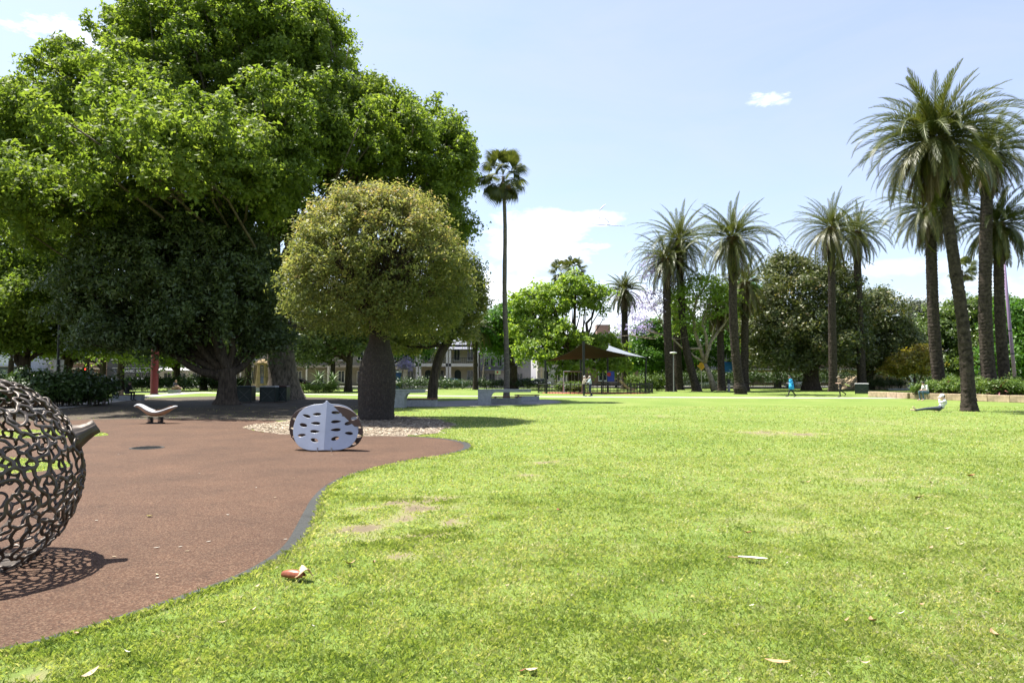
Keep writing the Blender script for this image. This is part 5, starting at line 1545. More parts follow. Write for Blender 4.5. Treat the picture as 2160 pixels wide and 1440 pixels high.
# grey corner building
root, W = facade('corner_house', 'plain grey two-storey corner building right of the terraces', 1012, 1120, YB - .5, 5.9, M_greyr)
q = MB(); q.box((0, -.06, 5.55), (W + .1, .16, .18)); q.build('string_course', M_offw, root)
q = MB(); q.box((0, 4.4, 6.0), (W + .15, 9.2, .22)); q.build('parapet', M_greyr, root)
for x in (1026, 1040, 1054, 1080, 1095):
    win(root, (x - 1066) * kB, 1.6 + (796 - 764) * kB - .14, .75, 1.35, frame=M_greyr)
for x in (1021, 1038, 1078, 1096):
    win(root, (x - 1066) * kB, 1.35, 1.0, 1.6, frame=M_greyr)
q = MB(); q.box((-1.2, -.5, 2.75), (W * .7, 1.0, .2)); q.build('awning', M_slate, root)
# beige office block behind the playground
root, W = facade('office_block', 'beige three-storey office block behind the playground', 1225, 1412, 128, 9.4, M_beige, 14, 'building')
kO = K(128)
for z in (3.9, 6.6):
    q = MB(); q.box((0, -.02, z), (W, .06, .06)); q.build('panel_joint', M_greyr, root)
q = MB(); q.box((0, -.08, 1.7), (W - .06, .14, 3.4)); q.build('brick_base', M_brick, root)
q = MB(); q.box((0, 7, 9.5), (W + .2, 14.2, .25)); q.build('parapet', M_beige, root)
q = MB(); q.box((-3.6, 4, 10.6), (2.6, 2.4, 2.0)); q.build('plant_room', M_brick, root)
for x in (-5, -1.5, 2, 5.5):
    win(root, x, 5.3, 1.6, 1.5, frame=M_greyr)
    win(root, x, 8.0, 1.6, 1.3, frame=M_greyr)
win(root, -4.2, 1.9, 1.5, 2.0, -.16, M_white); win(root, -1.0, 1.9, 1.2, 1.8, -.16, M_white); win(root, 3.4, 1.9, 1.2, 1.8, -.16, M_white)
q = MB(); q.box((5.9, -.2, 1.7), (3.4, .1, 2.2)); sf = q.build('garage_opening', M_glass, root)
q = MB(); q.box((6.3, -.4, .55), (5.6, .3, 1.0)); q.build('white_wall', M_white, root)
# second beige wing on the left of it
root, W = facade('cream_house', 'pale cream house glimpsed under the lime-green tree', 1135, 1222, 120, 6.5, M_beige)
for x in (-2.2, -.2, 1.8): win(root, x, 1.8, .9, 1.8); win(root, x, 4.8, .9, 1.6)
for x in (-3.0, 3.0): q = MB(); q.box((x, -.5, 2.0), (.3, .3, 4.0)); q.build('pier', M_cream, root)
# shops on the left
M_shop = mat('shop_dark', (.05, .05, .052), .5)
def text_mesh(name, txt, size, m, parent, loc, ext=.02):
    cu = bpy.data.curves.new(name, 'FONT'); cu.body = txt; cu.size = size; cu.extrude = ext; cu.align_x = 'CENTER'; cu.align_y = 'CENTER'
    ob = bpy.data.objects.new('tmp', cu); C.objects.link(ob)
    me = bpy.data.meshes.new_from_object(ob.evaluated_get(bpy.context.evaluated_depsgraph_get()))
    bpy.data.objects.remove(ob); bpy.data.curves.remove(cu)
    me.materials.clear(); me.materials.append(m); me.name = name
    return link(name, me, parent, loc, (PI / 2, 0, 0))
YS = 118.0; kS = K(YS)
root, W = facade('bakery_shop', 'shop with dark awning lettered in white behind the red column', 225, 335, YS, 7.5, M_shop, cat='shop')
q = MB(); q.box((1.2, -1.3, 3.05), (W - 2.5, 2.6, .18)); q.build('awning', M_offw, root)
q = MB(); q.box((1.2, -2.66, 2.55), (W - 2.5, .1, .95)); aw = q.build('fascia', M_shop, root)
text_mesh('lettering', 'ORGANIC  BAKERY', .62, M_white, aw, ((300 - 280) * kS, -2.74, 2.55))
for x in (-2.4, -.4, 1.6, 3.3): win(root, x, 1.2, 1.4, 1.8, frame=M_grey, sill=False)
for x in (-3, 0, 3): win(root, x, 5.4, 1.1, 1.6)
root, W = facade('shop', 'pale shopfront with sloping roofline right of the bakery', 335, 470, YS, 5.2, M_offw, cat='shop')
q = MB(); q.add([(-W / 2, -1.8, 2.7), (W / 2, -1.8, 2.7), (W / 2, 0, 3.4), (-W / 2, 0, 3.4)], [(0, 1, 2, 3)]); o = q.build('awning', M_grey, root); sd = o.modifiers.new('t', 'SOLIDIFY'); sd.thickness = .1
for x in (-4, -1.5, 1, 3.5): win(root, x, 1.4, 1.3, 1.7)
root, W = facade('shop', 'dark shop behind the traffic lights', 120, 225, YS, 6.5, M_brick, cat='shop')
for x in (-3, -.5, 2): win(root, x, 1.5, 1.5, 1.8, frame=M_cream); win(root, x, 4.8, 1.2, 1.6, frame=M_cream)
q = MB(); q.box((0, -.9, 3.0), (W, 1.8, .25)); q.build('awning', M_cream, root)
root, W = facade('painted_shop', 'white wall with blue ring and orange square at the left edge', -90, 48, 112, 7.5, mat('pale_blue_render', (.42, .48, .56), .8), cat='shop')
q = MB(); q.box((0, -.9, 3.0), (W, 1.8, .3)); q.build('awning', M_dgreen, root)
q = MB(); q.box((0, -.92, 3.25), (W, 1.9, .12)); q.build('awning_edge', M_cream, root)
x_ = lambda px: V(px, 800, 112).x - root.location.x
zc_ = 1.6 + (796 - 793) * K(112)
q = MB(); q.tube([(x_(21) + .36 * math.cos(a), -.05, zc_ + .36 * math.sin(a)) for a in np.linspace(0, 2 * PI, 25)], .07, 6, cap=False); q.build('ring_mark', mat('mural_blue', (.03, .06, .22), .6), root)
q = MB(); q.box((x_(36), -.04, zc_ + .2), (.7, .06, .75)); q.build('orange_mark', mat('mural_orange', (.75, .28, .02), .6), root)
for (x0, x1, Y, zt, lab) in ((470, 560, 119, 7.2, 'plain pale house behind the memorial'), (560, 700, 120, 7.6, 'cream house with white verandah posts behind the giant trunk'), (700, 820, 119, 7.4, 'cream house hidden behind the bottle tree trunk')):
    root, W = facade('terrace_house', lab, x0, x1, Y, zt, M_dull)
    q = MB(); q.box((0, -.9, 3.4), (W - .02, 1.8, .4)); q.build('verandah_fascia', M_dull, root)
    n = max(2, int(W / 3))
    for j in range(n + 1):
        q = MB(); q.tube([(-W / 2 + .2 + j * (W - .4) / n, -1.7, 0), (-W / 2 + .2 + j * (W - .4) / n, -1.7, 3.4)], .14, 8); q.build('verandah_post', M_offw, root)
    for j in range(n):
        win(root, -W / 2 + (j + .5) * W / n, 1.6, 1.1, 2.0); win(root, -W / 2 + (j + .5) * W / n, 5.3, 1.0, 1.6)
    q = MB(); q.prism([(-5.2, 0), (5.2, 0), (0, 2.0)], -W / 2, W / 2, 0, lambda a, c, z: (z, a + 4.4, zt + c)); q.build('roof', M_slate, root)
for (x0, x1, Y, zt, lab, m) in ((1415, 1560, 125, 6.0, 'low grey building in the shade behind the central palms', M_greyr), (1560, 1760, 126, 6.5, 'low building in the shade behind the magnolia', M_brick), (1760, 1900, 128, 4.5, 'sandy low building behind the single bin', M_sandw), (1900, 2260, 130, 6.0, 'shaded building behind the right-hand trees', M_greyr)):
    root, W = facade('street_building', lab, x0, x1, Y, zt, m, cat='building')
    n = max(3, int(W / 3.2))
    for j in range(n): win(root, -W / 2 + (j + .5) * W / n, 1.6, 1.3, 1.8); 
    q = MB(); q.box((0, 4.4, zt + .1), (W + .2, 9.2, .2)); q.build('parapet', M_grey, root)
    q = MB(); q.box((0, -.7, 2.95), (W, 1.4, .2)); q.build('awning', M_grey, root)
# stone ramp / mound and seat at the far right
q = MB(); q.prism([(-5, 0), (5, 0), (3, 1.2), (-1, 2.0), (-3, 1.7)], 0, 5, 0, lambda a, c, z: (a, z, c)); p_ = V(1870, 800, 93); setp(q.build('rock_bank', M_sandw, loc=(p_.x, p_.y, 0)), 'low pale stone bank under the magnolias by the bin', 'bank')
p_ = V(1915, 800, 88); p_.z = 0
sl_ = thing('sculpture', 'slanted white stone sculpture left of the young magnolia', 'sculpture', p_)
q = MB(); q.prism([(-.9, 0), (1.0, 0), (.7, .7), (.1, 1.0), (-.55, 2.3), (-.8, 2.2), (-.2, .9)], -.2, .2, 0, lambda a, c, z: (a + .6, z, c)); q.build('stone', M_white, sl_, bevel=.03)
q = MB(); q.box((-.2, 0, .1), (5, .6, .2)); q.build('plinth', M_conc, sl_)
p_ = V(1530, 800, 100); p_.z = 0
tp = thing('tarpaulin', 'bright blue tarpaulin screen between the palm trunks', 'tarpaulin', p_)
q = MB(); q.add([(x, .05 * math.sin(x * 4 + z * 3), 1.9 + z) for x in np.linspace(-1.0, 1.1, 9) for z in np.linspace(0, 2.0, 6)], [(i * 6 + j, i * 6 + j + 1, i * 6 + j + 7, i * 6 + j + 6) for i in range(8) for j in range(5)]); o = q.build('sheet', mat('tarp_blue', (.03, .17, .60), .5), tp, smooth=True); sd = o.modifiers.new('t', 'SOLIDIFY'); sd.thickness = .02
for x in (-1.0, 1.1): q = MB(); q.tube([(x, .03, 0), (x, .03, 3.95)], .04, 8); q.build('post', M_grey, tp)

# ------------------------------------------------------------------ parked cars
def car(label, px, Y, paint, rz=0.0, hatch=True):
    p_ = V(px, 800, Y); p_.z = 0.01
    root = thing('parked_car', label, 'car', p_, rz, 'cars parked along the street')
    # cross sections along the length: x, half width, bottom z, waist z
    sec = [(-2.1, .62, .45, .72), (-2.0, .76, .30, .86), (-1.5, .84, .22, .93), (-.6, .86, .20, .95), (.6, .86, .20, .95), (1.3, .84, .22, .90), (1.85, .78, .28, .78), (2.08, .62, .40, .62)]
    Vv = []
    for x, w, z0, z1 in sec:
        Vv += [(x, -w * .92, z0), (x, -w, (z0 + z1) / 2), (x, -w * .95, z1), (x, 0, z1 + .04), (x, w * .95, z1), (x, w, (z0 + z1) / 2), (x, w * .92, z0)]
    F = []
    for i in range(len(sec) - 1):
        for j in range(6): F.append((i * 7 + j, i * 7 + j + 1, i * 7 + j + 8, i * 7 + j + 7))
        F.append((i * 7 + 6, i * 7, i * 7 + 7, i * 7 + 13))
    F += [tuple(range(7))[::-1], tuple(range((len(sec) - 1) * 7, len(sec) * 7))]
    mb = MB(); mb.add(Vv, F); body = mb.build('body', paint, root, smooth=True)
    roof = [(-1.75 if hatch else -1.3, .9), (-1.35 if hatch else -.9, 1.38), (-.5, 1.46), (.3, 1.40), (1.05, .93)]
    mb = MB()
    rows = [[(x, -w, z), (x, w, z)] for (x, z), w in zip(roof, (.78, .62, .60, .60, .76))]
    mb.prism(roof, -.62, .62, 0, lambda a, c, z: (a, z * (1.25 if c < 1.0 else 1.0), c)); mb.build('cabin', M_glass, root)
    mb = MB(); mb.prism([(x, z + .03) for x, z in roof[1:4]] + [(x, z - .03) for x, z in roof[1:4]][::-1], -.63, .63, 0, lambda a, c, z: (a, z, c)); mb.build('roof', paint, root, bevel=.01)
    for s in (-1, 1):
        for (xa, za, xb, zb) in ((-1.35 if hatch else -.9, 1.38, -1.75 if hatch else -1.3, .92), (.3, 1.40, 1.05, .93), (-.35, 1.42, -.4, .93)):
            mb = MB(); mb.tube([(xa, s * .635, za), (xb, s * .79, zb)], .035, 6); mb.build('pillar', paint, root)
    for x in (-1.3, 1.28):
        for s in (-1, 1):
            mb = MB(); mb.tube([(x, s * .70, .32), (x, s * .88, .32)], .32, 20); w_ = mb.build('wheel', M_tyre, root)
            mb = MB(); mb.tube([(x, s * .84, .32), (x, s * .89, .32)], .2, 16); mb.build('rim', M_steel, w_)
    for s in (-1, 1):
        mb = MB(); mb.ball((2.0, s * .52, .66), (.07, .14, .07)); mb.build('headlight', M_white, root)
        mb = MB(); mb.ball((-2.05, s * .58, .76), (.05, .12, .08)); mb.build('tail_light', M_redcol, root)
M_blue = mat('car_blue', (.12, .24, .33), .25, .3, var=.03); M_silv = mat('car_silver', (.45, .47, .48), .25, .5, var=.03); M_whc = mat('car_white', (.7, .7, .7), .25, var=.02); M_darkc = mat('car_dark', (.05, .05, .06), .2, .2, var=.03)
car('light blue hatchback showing above the hedge by the terraces', 958, 99.5, M_blue, 0)
car('silver car beside the tall fan palm trunk', 1133, 101, M_silv, PI)
car('white car behind the long hedge among palm trunks', 1490, 101, M_whc, 0)
car('dark car left of the playground', 1112, 105, M_darkc, 0, False)
car('white car behind the hedge right of the bakery shop', 280, 108, M_whc, PI)
car('pale car behind the left shrubs at the crossing', 232, 104, M_silv, 0)
car('white car glimpsed behind the magnolia trunk', 1685, 104, M_whc, PI)
car('reddish-roofed car behind the low hedge by the bottle tree', 633, 99, mat('car_maroon', (.13, .05, .05), .25, .2, var=.03), 0)
# blue wheeled skip by the terraces
p_ = V(840, 800, 97); p_.z = 0
cb = thing('portable_cabin', 'small blue cabin with pale roof left of the terraces', 'cabin', p_)
q = MB(); q.box((0, 0, 1.15), (1.1, 1.1, 2.3)); q.build('body', mat('cabin_blue', (.02, .07, .22), .5), cb, bevel=.02)
q = MB(); q.box((0, 0, 2.42), (1.2, 1.2, .2), top=.85); q.build('roof', M_white, cb)
q = MB(); q.box((0, -.56, 1.1), (.7, .03, 1.9)); q.build('door', mat('cabin_door', (.03, .09, .26), .5), cb)
# ------------------------------------------------------------------ people
M_skin = mat('skin', (.50, .32, .24), .55, var=.06)
M_hair_d = mat('hair_dark', (.02, .016, .014), .6, var=.2); M_hair_g = mat('hair_grey', (.42, .40, .37), .6, var=.15); M_hair_b = mat('hair_brown', (.16, .09, .045), .6, var=.2)
M_shoe = mat('dark_shoe', (.03, .028, .028), .6, var=.1); M_shoe_l = mat('tan_shoe', (.60, .46, .33), .6, var=.1)
def cloth(name, c): return mat(name, c, .85, var=.12, scale=9, bump=.3, bscale=14)
def cone_between(mb, a, b, ra, rb, m):
    a, b = Vector(a), Vector(b)
    mb.tube([a, a.lerp(b, .33), a.lerp(b, .67), b], [ra, ra * .7 + rb * .3, ra * .3 + rb * .7, rb], 10, m)
    mb.ball(a, ra, m, 10, 6); mb.ball(b, rb, m, 10, 6)
def person(label, loc, rz, J, mats, hair=None, hat=None, sleeve='long', leg='long', sex='m'):
    """J: joints by name, local, facing +X.  mats: skin, top, legs, shoes.  One voxel-fused body; material per region."""
    root = thing('person', label, 'person', loc, rz)
    mb = MB()
    v = {k_: Vector(q) for k_, q in J.items()}
    segs = []
    def seg(a, b, ra, rb, m): cone_between(mb, a, b, ra, rb, m); segs.append((Vector(a), Vector(b), (ra + rb) / 2, m))
    up = (v['chest'] - v['pelvis']).normalized()
    side = (v['shL'] - v['shR']).normalized()
    # trunk: widened with side-by-side columns
    for s in (-1, 1):
        seg(v['pelvis'] + side * s * .075, v['waist'] + side * s * .065, .115, .10, 2)
        seg(v['waist'] + side * s * .065, v['chest'] + side * s * .085, .105, .115, 1)
        seg(v['chest'] + side * s * .085, (v['shL'] if s > 0 else v['shR']) + side * -s * .04, .11, .07, 1)
    seg(v['chest'] + up * .08, v['neck'], .075, .055, 1 if False else 1)
    seg(v['neck'], v['head'] - (v['head'] - v['neck']) * .35, .052, .055, 0)
    hd = v['head']; fwd = Vector(J['look']).normalized(); hu = (v['head'] - v['neck']).normalized()
    hu = (hu - fwd * hu.dot(fwd)).normalized(); hs = hu.cross(fwd)
    rot = Matrix((fwd, hs, hu)).transposed()
    mb.ball(hd, (.098, .078, .118), 0, 16, 12, rot); segs.append((hd - hu * .03, hd + hu * .03, .09, 0))
    mb.ball(hd + fwd * .04 - hu * .06, (.062, .052, .06), 0, 12, 8, rot)      # jaw
    mb.ball(hd + fwd * .102 - hu * .012, (.018, .013, .024), 0, 8, 6, rot)    # nose
    for s in (-1, 1): mb.ball(hd + hs * s * .08 - hu * .01, (.018, .010, .028), 0, 8, 6, rot)   # ears
    for sd_ in 'LR':
        s = 1 if sd_ == 'L' else -1
        up_m, fo_m = 1, (1 if sleeve == 'long' else 0)
        seg(v['sh' + sd_], v['el' + sd_], .060, .045, up_m); seg(v['el' + sd_], v['wr' + sd_], .043, .030, fo_m)
        w = v['wr' + sd_]; d = (w - v['el' + sd_]).normalized()
        hand_d = Vector(J.get('hand' + sd_, d)).normalized()
        ac = hand_d.orthogonal().normalized(); ac = (side - hand_d * side.dot(hand_d)); ac = ac.normalized() if ac.length > .1 else hand_d.orthogonal().normalized()
        nrm = hand_d.cross(ac)
        palm = w + hand_d * .055
        mb.ball(palm, (.052, .040, .018), 0, 10, 6, Matrix((hand_d, ac, nrm)).transposed()); segs.append((w, palm + hand_d * .08, .04, 0))
        for i, (o_, L_) in enumerate(((-.030, .062), (-.010, .074), (.010, .070), (.029, .055))):
            a = palm + hand_d * .035 + ac * o_; k1 = a + hand_d * L_ * .55; k2 = k1 + (hand_d * .7 + nrm * .5) * L_ * .5
            mb.tube([a, k1, k2], [.0105, .0095, .008], 6, 0)
        t0 = w + hand_d * .025 + ac * -.03; mb.tube([t0, t0 + (hand_d * .6 - ac * .7) * .04, t0 + (hand_d * .9 - ac * .5) * .07], [.013, .011, .009], 6, 0)
        hp = v['hip' + sd_]
        seg(hp, v['kn' + sd_], .092, .060, 2); seg(v['kn' + sd_], v['an' + sd_], .060, .040, 2 if leg == 'long' else 0)
        an, to = v['an' + sd_], v['to' + sd_]
        fd = (to - an); seg(an + fd * .02, to, .042, .032, 3); mb.ball(an - fd * .22, .038, 3, 8, 6); segs.append((an - fd * .25, to, .035, 3))
    me = bpy.data.meshes.new('tmp'); me.from_pydata(mb.v, [], mb.f); me.update()
    ob = bpy.data.objects.new('tmp', me); C.objects.link(ob)
    rm = ob.modifiers.new('r', 'REMESH'); rm.mode = 'VOXEL'; rm.voxel_size = .016
    sm = ob.modifiers.new('s', 'SMOOTH'); sm.factor = .5; sm.iterations = 3
    ev = bpy.data.meshes.new_from_object(ob.evaluated_get(bpy.context.evaluated_depsgraph_get()))
    bpy.data.objects.remove(ob); bpy.data.meshes.remove(me)
    ev.name = 'body'; ev.materials.clear()
    for m in mats: ev.materials.append(m)
    nP = len(ev.polygons)
    cn = np.empty(nP * 3); ev.polygons.foreach_get('center', cn); cn = cn.reshape(-1, 3)
    best = np.full(nP, 1e9); mi = np.zeros(nP, int)
    for a, b, rr, m in segs:
        a_, d_ = np.array(a), np.array(b - a); L2 = max(1e-9, d_ @ d_)
        t = np.clip(((cn - a_) @ d_) / L2, 0, 1)
        dist = np.linalg.norm(cn - a_ - t[:, None] * d_, axis=1) - rr
        w = dist < best; best[w] = dist[w]; mi[w] = m
    ev.polygons.foreach_set('material_index', mi.astype(np.int32)); ev.polygons.foreach_set('use_smooth', np.ones(nP, bool)); ev.update()
    link('body', ev, root)
    e = MB()
    for s in (-1, 1): e.ball(hd + fwd * .083 + hs * s * .032 + hu * .012, .010, 0, 8, 6)
    e.build('eyes', M_hair_d, root)
    mo = MB(); mo.ball(hd + fwd * .092 - hu * .062, (.008, .024, .006), 0, 8, 6, rot); mo.build('mouth', mat('lips', (.36, .14, .11), .6), root)
    if hair:
        h = MB(); h.ball(hd - fwd * .018 + hu * .025, (.104, .088, .112), 0, 16, 12, rot)
        if sex == 'f': h.ball(hd - fwd * .065 - hu * .07, (.055, .078, .11), 0, 12, 8, rot)
        o = h.build('hair', hair, root, smooth=True)
    if hat:
        h = MB(); h.ball(hd + hu * .055 - fwd * .005, (.112, .098, .085), 0, 16, 10, rot)
        h.ball(hd + hu * .055 + fwd * .13, (.085, .085, .012), 0, 14, 6, rot); h.build('cap', hat, root, smooth=True)
    return root
def stand(lean=0.0, h=1.0):
    return dict(pelvis=(0, 0, .95), waist=(.0, 0, 1.08), chest=(.02 + lean * .3, 0, 1.30), neck=(.03 + lean * .45, 0, 1.50), head=(.05 + lean * .55, 0, 1.62), look=(1, 0, -.05),
                shL=(.02 + lean * .4, .19, 1.42), shR=(.02 + lean * .4, -.19, 1.42), hipL=(0, .09, .92), hipR=(0, -.09, .92))
def pose(base, **kw): d = dict(base); d.update(kw); return d
PX = lambda px, Y: V(px, 800, Y).xy.to_3d()
# couple dancing or embracing on the path
p1, p2 = PX(1231, 58.6), PX(1245, 58.6)
J = pose(stand(.06), elL=(.22, .22, 1.42), wrL=(.47, .15, 1.58), elR=(.20, -.24, 1.25), wrR=(.42, -.12, 1.16), knL=(.03, .1, .5), anL=(-.02, .1, .07), toL=(.17, .1, .03), knR=(.05, -.1, .5), anR=(.06, -.1, .07), toR=(.25, -.1, .03))
person('person in cream top and dark trousers raising an arm to a companion', p1, R(-12), J, [M_skin, cloth('cream_knit', (.52, .47, .38)), cloth('black_trousers', (.02, .02, .024)), M_shoe], hair=M_hair_g)
J = pose(stand(.04), elL=(.18, .24, 1.22), wrL=(.38, .12, 1.2), elR=(.16, -.25, 1.2), wrR=(.36, -.1, 1.05), knL=(.02, .1, .5), anL=(-.03, .11, .07), toL=(.16, .12, .03), knR=(.08, -.1, .5), anR=(-.2, -.1, .09), toR=(-.03, -.1, .03))
person('grey-haired person in pale blue jacket facing a companion on the path', p2, PI + R(10), J, [M_skin, cloth('pale_blue_jacket', (.36, .46, .50)), cloth('navy_trousers', (.025, .035, .06)), M_shoe], hair=M_hair_g, sex='f')
# two walkers heading left
J = pose(stand(.10), look=(1, 0, -.5), elL=(-.02, .25, 1.17), wrL=(.22, .16, 1.12), elR=(.02, -.26, 1.17), wrR=(.26, -.14, 1.14), knL=(.20, .1, .50), anL=(.34, .1, .10), toL=(.53, .1, .07), knR=(-.08, -.1, .50), anR=(-.40, -.1, .14), toR=(-.24, -.1, .03))
person('walking person in long bright blue jacket and black trousers', PX(1669, 56.3), PI, J, [M_skin, cloth('bright_blue_jacket', (.02, .30, .55)), cloth('black_leggings', (.02, .022, .026)), M_shoe], hair=M_hair_d, sex='f')
o = MB(); o.tube([(0, 0, .62), (0, 0, 1.1)], [.235, .17], 16, cap=False); cj = o.build('jacket_skirt', cloth('blue_jacket_skirt', (.02, .30, .55)), bpy.data.objects['person.002'], smooth=True)
sd = cj.modifiers.new('t', 'SOLIDIFY'); sd.thickness = .015
J = pose(stand(.08), look=(1, 0, -.4), elL=(.02, .24, 1.15), wrL=(.26, .12, 1.13), elR=(.04, -.25, 1.15), wrR=(.28, -.1, 1.14), knL=(.10, .1, .52), anL=(.06, .1, .07), toL=(.26, .1, .03), knR=(-.1, -.1, .52), anR=(-.48, -.1, .26), toR=(-.40, -.1, .10))
person('walking person in cap and brown top carrying a rucksack', PX(1772, 56.3), PI, J, [M_skin, cloth('brown_top', (.17, .13, .09)), cloth('dark_trousers', (.018, .018, .02)), M_shoe], hair=M_hair_d, hat=cloth('olive_cap', (.20, .17, .12)), sleeve='short')
rk = thing('rucksack', 'olive rucksack on the back of the walker in the cap', 'bag', PX(1772, 56.3) + Vector((.24, 0, 1.27)))
q = MB(); q.box((0, 0, 0), (.20, .32, .46)); q.build('pack', cloth('olive_pack', (.15, .12, .08)), rk, bevel=.06)
for s in (-1, 1): q = MB(); q.tube([(-.08, s * .12, .2), (-.22, s * .13, .2), (-.3, s * .13, .02), (-.1, s * .14, -.18)], .02, 6); q.build('strap', M_black, rk)
# the one lying on the grass, propped up
pl = G(1975, 868)
J = dict(pelvis=(-.12, 0, .15), waist=(-.22, 0, .24), chest=(-.36, .0, .42), neck=(-.36, .0, .60), head=(-.30, .0, .70), look=(.8, .1, -.35), shL=(-.30, .19, .50), shR=(-.42, -.17, .46),
         elL=(-.06, .22, .42), wrL=(-.12, .06, .60), elR=(-.44, -.24, .18), wrR=(-.22, -.26, .07), hipL=(-.06, .09, .17), hipR=(-.06, -.09, .14), knL=(.46, .12, .15), anL=(.94, .10, .08), toL=(1.07, .10, .22), knR=(.42, -.08, .13), anR=(.88, -.10, .06), toR=(1.07, -.14, .08))
person('person in white shirt and cap reclining on the grass', (pl.x, pl.y, 0), PI - R(6), J, [M_skin, cloth('white_shirt', (.66, .67, .66)), cloth('slate_jeans', (.055, .065, .09)), M_shoe_l], hair=M_hair_d, hat=cloth('white_cap', (.72, .70, .68)))
# sitter on the garden wall
ps = G(1957, 846); ps.y += .35
J = dict(pelvis=(0, 0, .57), waist=(.0, 0, .70), chest=(.10, 0, .92), neck=(.19, 0, 1.10), head=(.25, 0, 1.20), look=(.9, 0, -.45), shL=(.13, .19, 1.03), shR=(.13, -.19, 1.03), elL=(.16, .23, .77), wrL=(.42, .1, .74), elR=(.16, -.23, .77), wrR=(.42, -.08, .74),
         hipL=(.03, .1, .56), hipR=(.03, -.1, .56), knL=(.47, .15, .64), anL=(.36, .14, .12), toL=(.56, .15, .05), knR=(.45, -.16, .63), anR=(.40, -.14, .12), toR=(.6, -.15, .05))
person('seated person in white tee and jeans on the garden wall', (ps.x + .15, ps.y, 0), PI + R(12), J, [M_skin, cloth('white_tee', (.62, .62, .62)), cloth('blue_jeans', (.08, .14, .20)), M_skin], hair=M_hair_d, sleeve='short')
# sitter by the hedge on the left and one in the shade
def seat_bench(label, x, y, l, rz=0.0):
    r_ = thing('park_bench', label, 'bench', (x, y, 0), rz, 'benches under the left trees')
    q = MB(); q.box((0, 0, .19), (l, .5, .38)); q.build('base', M_conc, r_, bevel=.01)
    for i in range(4): q = MB(); q.box((0, -.21 + i * .14, .41), (l * 1.02, .12, .04)); q.build('slat', M_wood, r_)
    return r_
pr = G(372, 829); seat_bench('bench on the sunny path edge where a reader sits', pr.x - .25, pr.y + .1, 1.1)
Js = dict(pelvis=(-.1, 0, .56), waist=(-.10, 0, .69), chest=(-.03, 0, .92), neck=(.05, 0, 1.11), head=(.11, 0, 1.21), look=(.9, 0, -.35), shL=(.0, .19, 1.03), shR=(.0, -.19, 1.03), elL=(.05, .23, .78), wrL=(.28, .1, .74), elR=(.05, -.23, .78), wrR=(.28, -.08, .74),
          hipL=(-.06, .1, .55), hipR=(-.06, -.1, .55), knL=(.38, .12, .58), anL=(.36, .12, .10), toL=(.55, .12, .04), knR=(.40, -.05, .68), anR=(.58, .06, .55), toR=(.74, .1, .52))
person('seated person in dark top with bare crossed legs by the hedge', (pr.x - .15, pr.y, 0), R(-8), Js, [M_skin, cloth('navy_top', (.05, .055, .075)), cloth('tan_shorts', (.35, .25, .18)), M_shoe_l], hair=M_hair_b, leg='short', sleeve='short', sex='f')
pd = G(268, 845); seat_bench('long concrete bench in deep shade behind the rocker', pd.x + .0, pd.y + .2, 1.95)
Jd = pose(Js, knR=(.38, -.12, .58), anR=(.36, -.12, .10), toR=(.55, -.12, .04))
person('seated person dressed in black in the shade of the trees', (pd.x + .1, pd.y - .05, 0), R(-15), Jd, [M_skin, cloth('black_jacket', (.02, .02, .022)), cloth('black_jeans', (.015, .015, .018)), M_shoe], hair=M_hair_d, sex='f')
bg = thing('handbag', 'tan bag on the shaded bench beside the dark-clad sitter', 'bag', (pd.x - .55, pd.y + .2, .435))
q = MB(); q.box((0, 0, .16), (.34, .18, .32), top=.75); q.build('pouch', cloth('tan_leather', (.36, .26, .15)), bg, bevel=.03)
q = MB(); q.tube([(-.1, 0, .3), (-.07, 0, .44), (.07, 0, .44), (.1, 0, .3)], .014, 6); q.build('strap', M_black, bg)
# ibis-like white bird on the far lawn
pb = G(899, 833)
bd = thing('bird', 'small white wading bird on the grass by the leaning tree', 'bird', pb)
q = MB()
q.tube([(-.30, 0, .30), (-.22, 0, .34), (-.08, 0, .38), (.08, 0, .38), (.17, 0, .40), (.22, 0, .48), (.23, 0, .56), (.27, 0, .60), (.33, 0, .58), (.42, 0, .50)], [.02, .05, .11, .115, .07, .035, .03, .035, .018, .005], 10)
for s in (-1, 1): q.tube([(.0, s * .05, .32), (-.03, s * .05, .17), (.0, s * .05, .0), (.08, s * .05, .004)], [.03, .014, .012, .008], 6)
q.build('body', mat('white_feather', (.62, .55, .48), .8, var=.15), bd, smooth=True)

# ------------------------------------------------------------------ litter on the grass and rubber
M_lf = [mat('dry_leaf_pale', (.46, .37, .23), .7, var=.2, scale=20), mat('dry_leaf_tan', (.40, .25, .13), .7, var=.25, scale=20), mat('dry_leaf_white', (.56, .54, .46), .7, var=.1, scale=20), mat('dry_leaf_rust', (.26, .09, .04), .7, var=.25, scale=20)]
def leaf_mesh(L_, w, curl, seed, m):
    r = np.random.RandomState(seed); vs, fs = [], []
    n = 8
    for i in range(n + 1):
        t = i / n; hw = w / 2 * math.sin(PI * min(1, t * .96 + .02)) ** .8
        z = curl * (2 * t - 1) ** 2 * L_
        y0 = .12 * L_ * math.sin(t * 2.2)
        vs += [(L_ * (t - .5), y0 - hw, z + hw * .5), (L_ * (t - .5), y0, z), (L_ * (t - .5), y0 + hw, z + hw * .4)]
    for i in range(n):
        a = i * 3; fs += [(a, a + 1, a + 4, a + 3), (a + 1, a + 2, a + 5, a + 4)]
    mb = MB(); mb.add(vs, fs); o = mb.build('fallen_leaf', m, smooth=True)
    return o
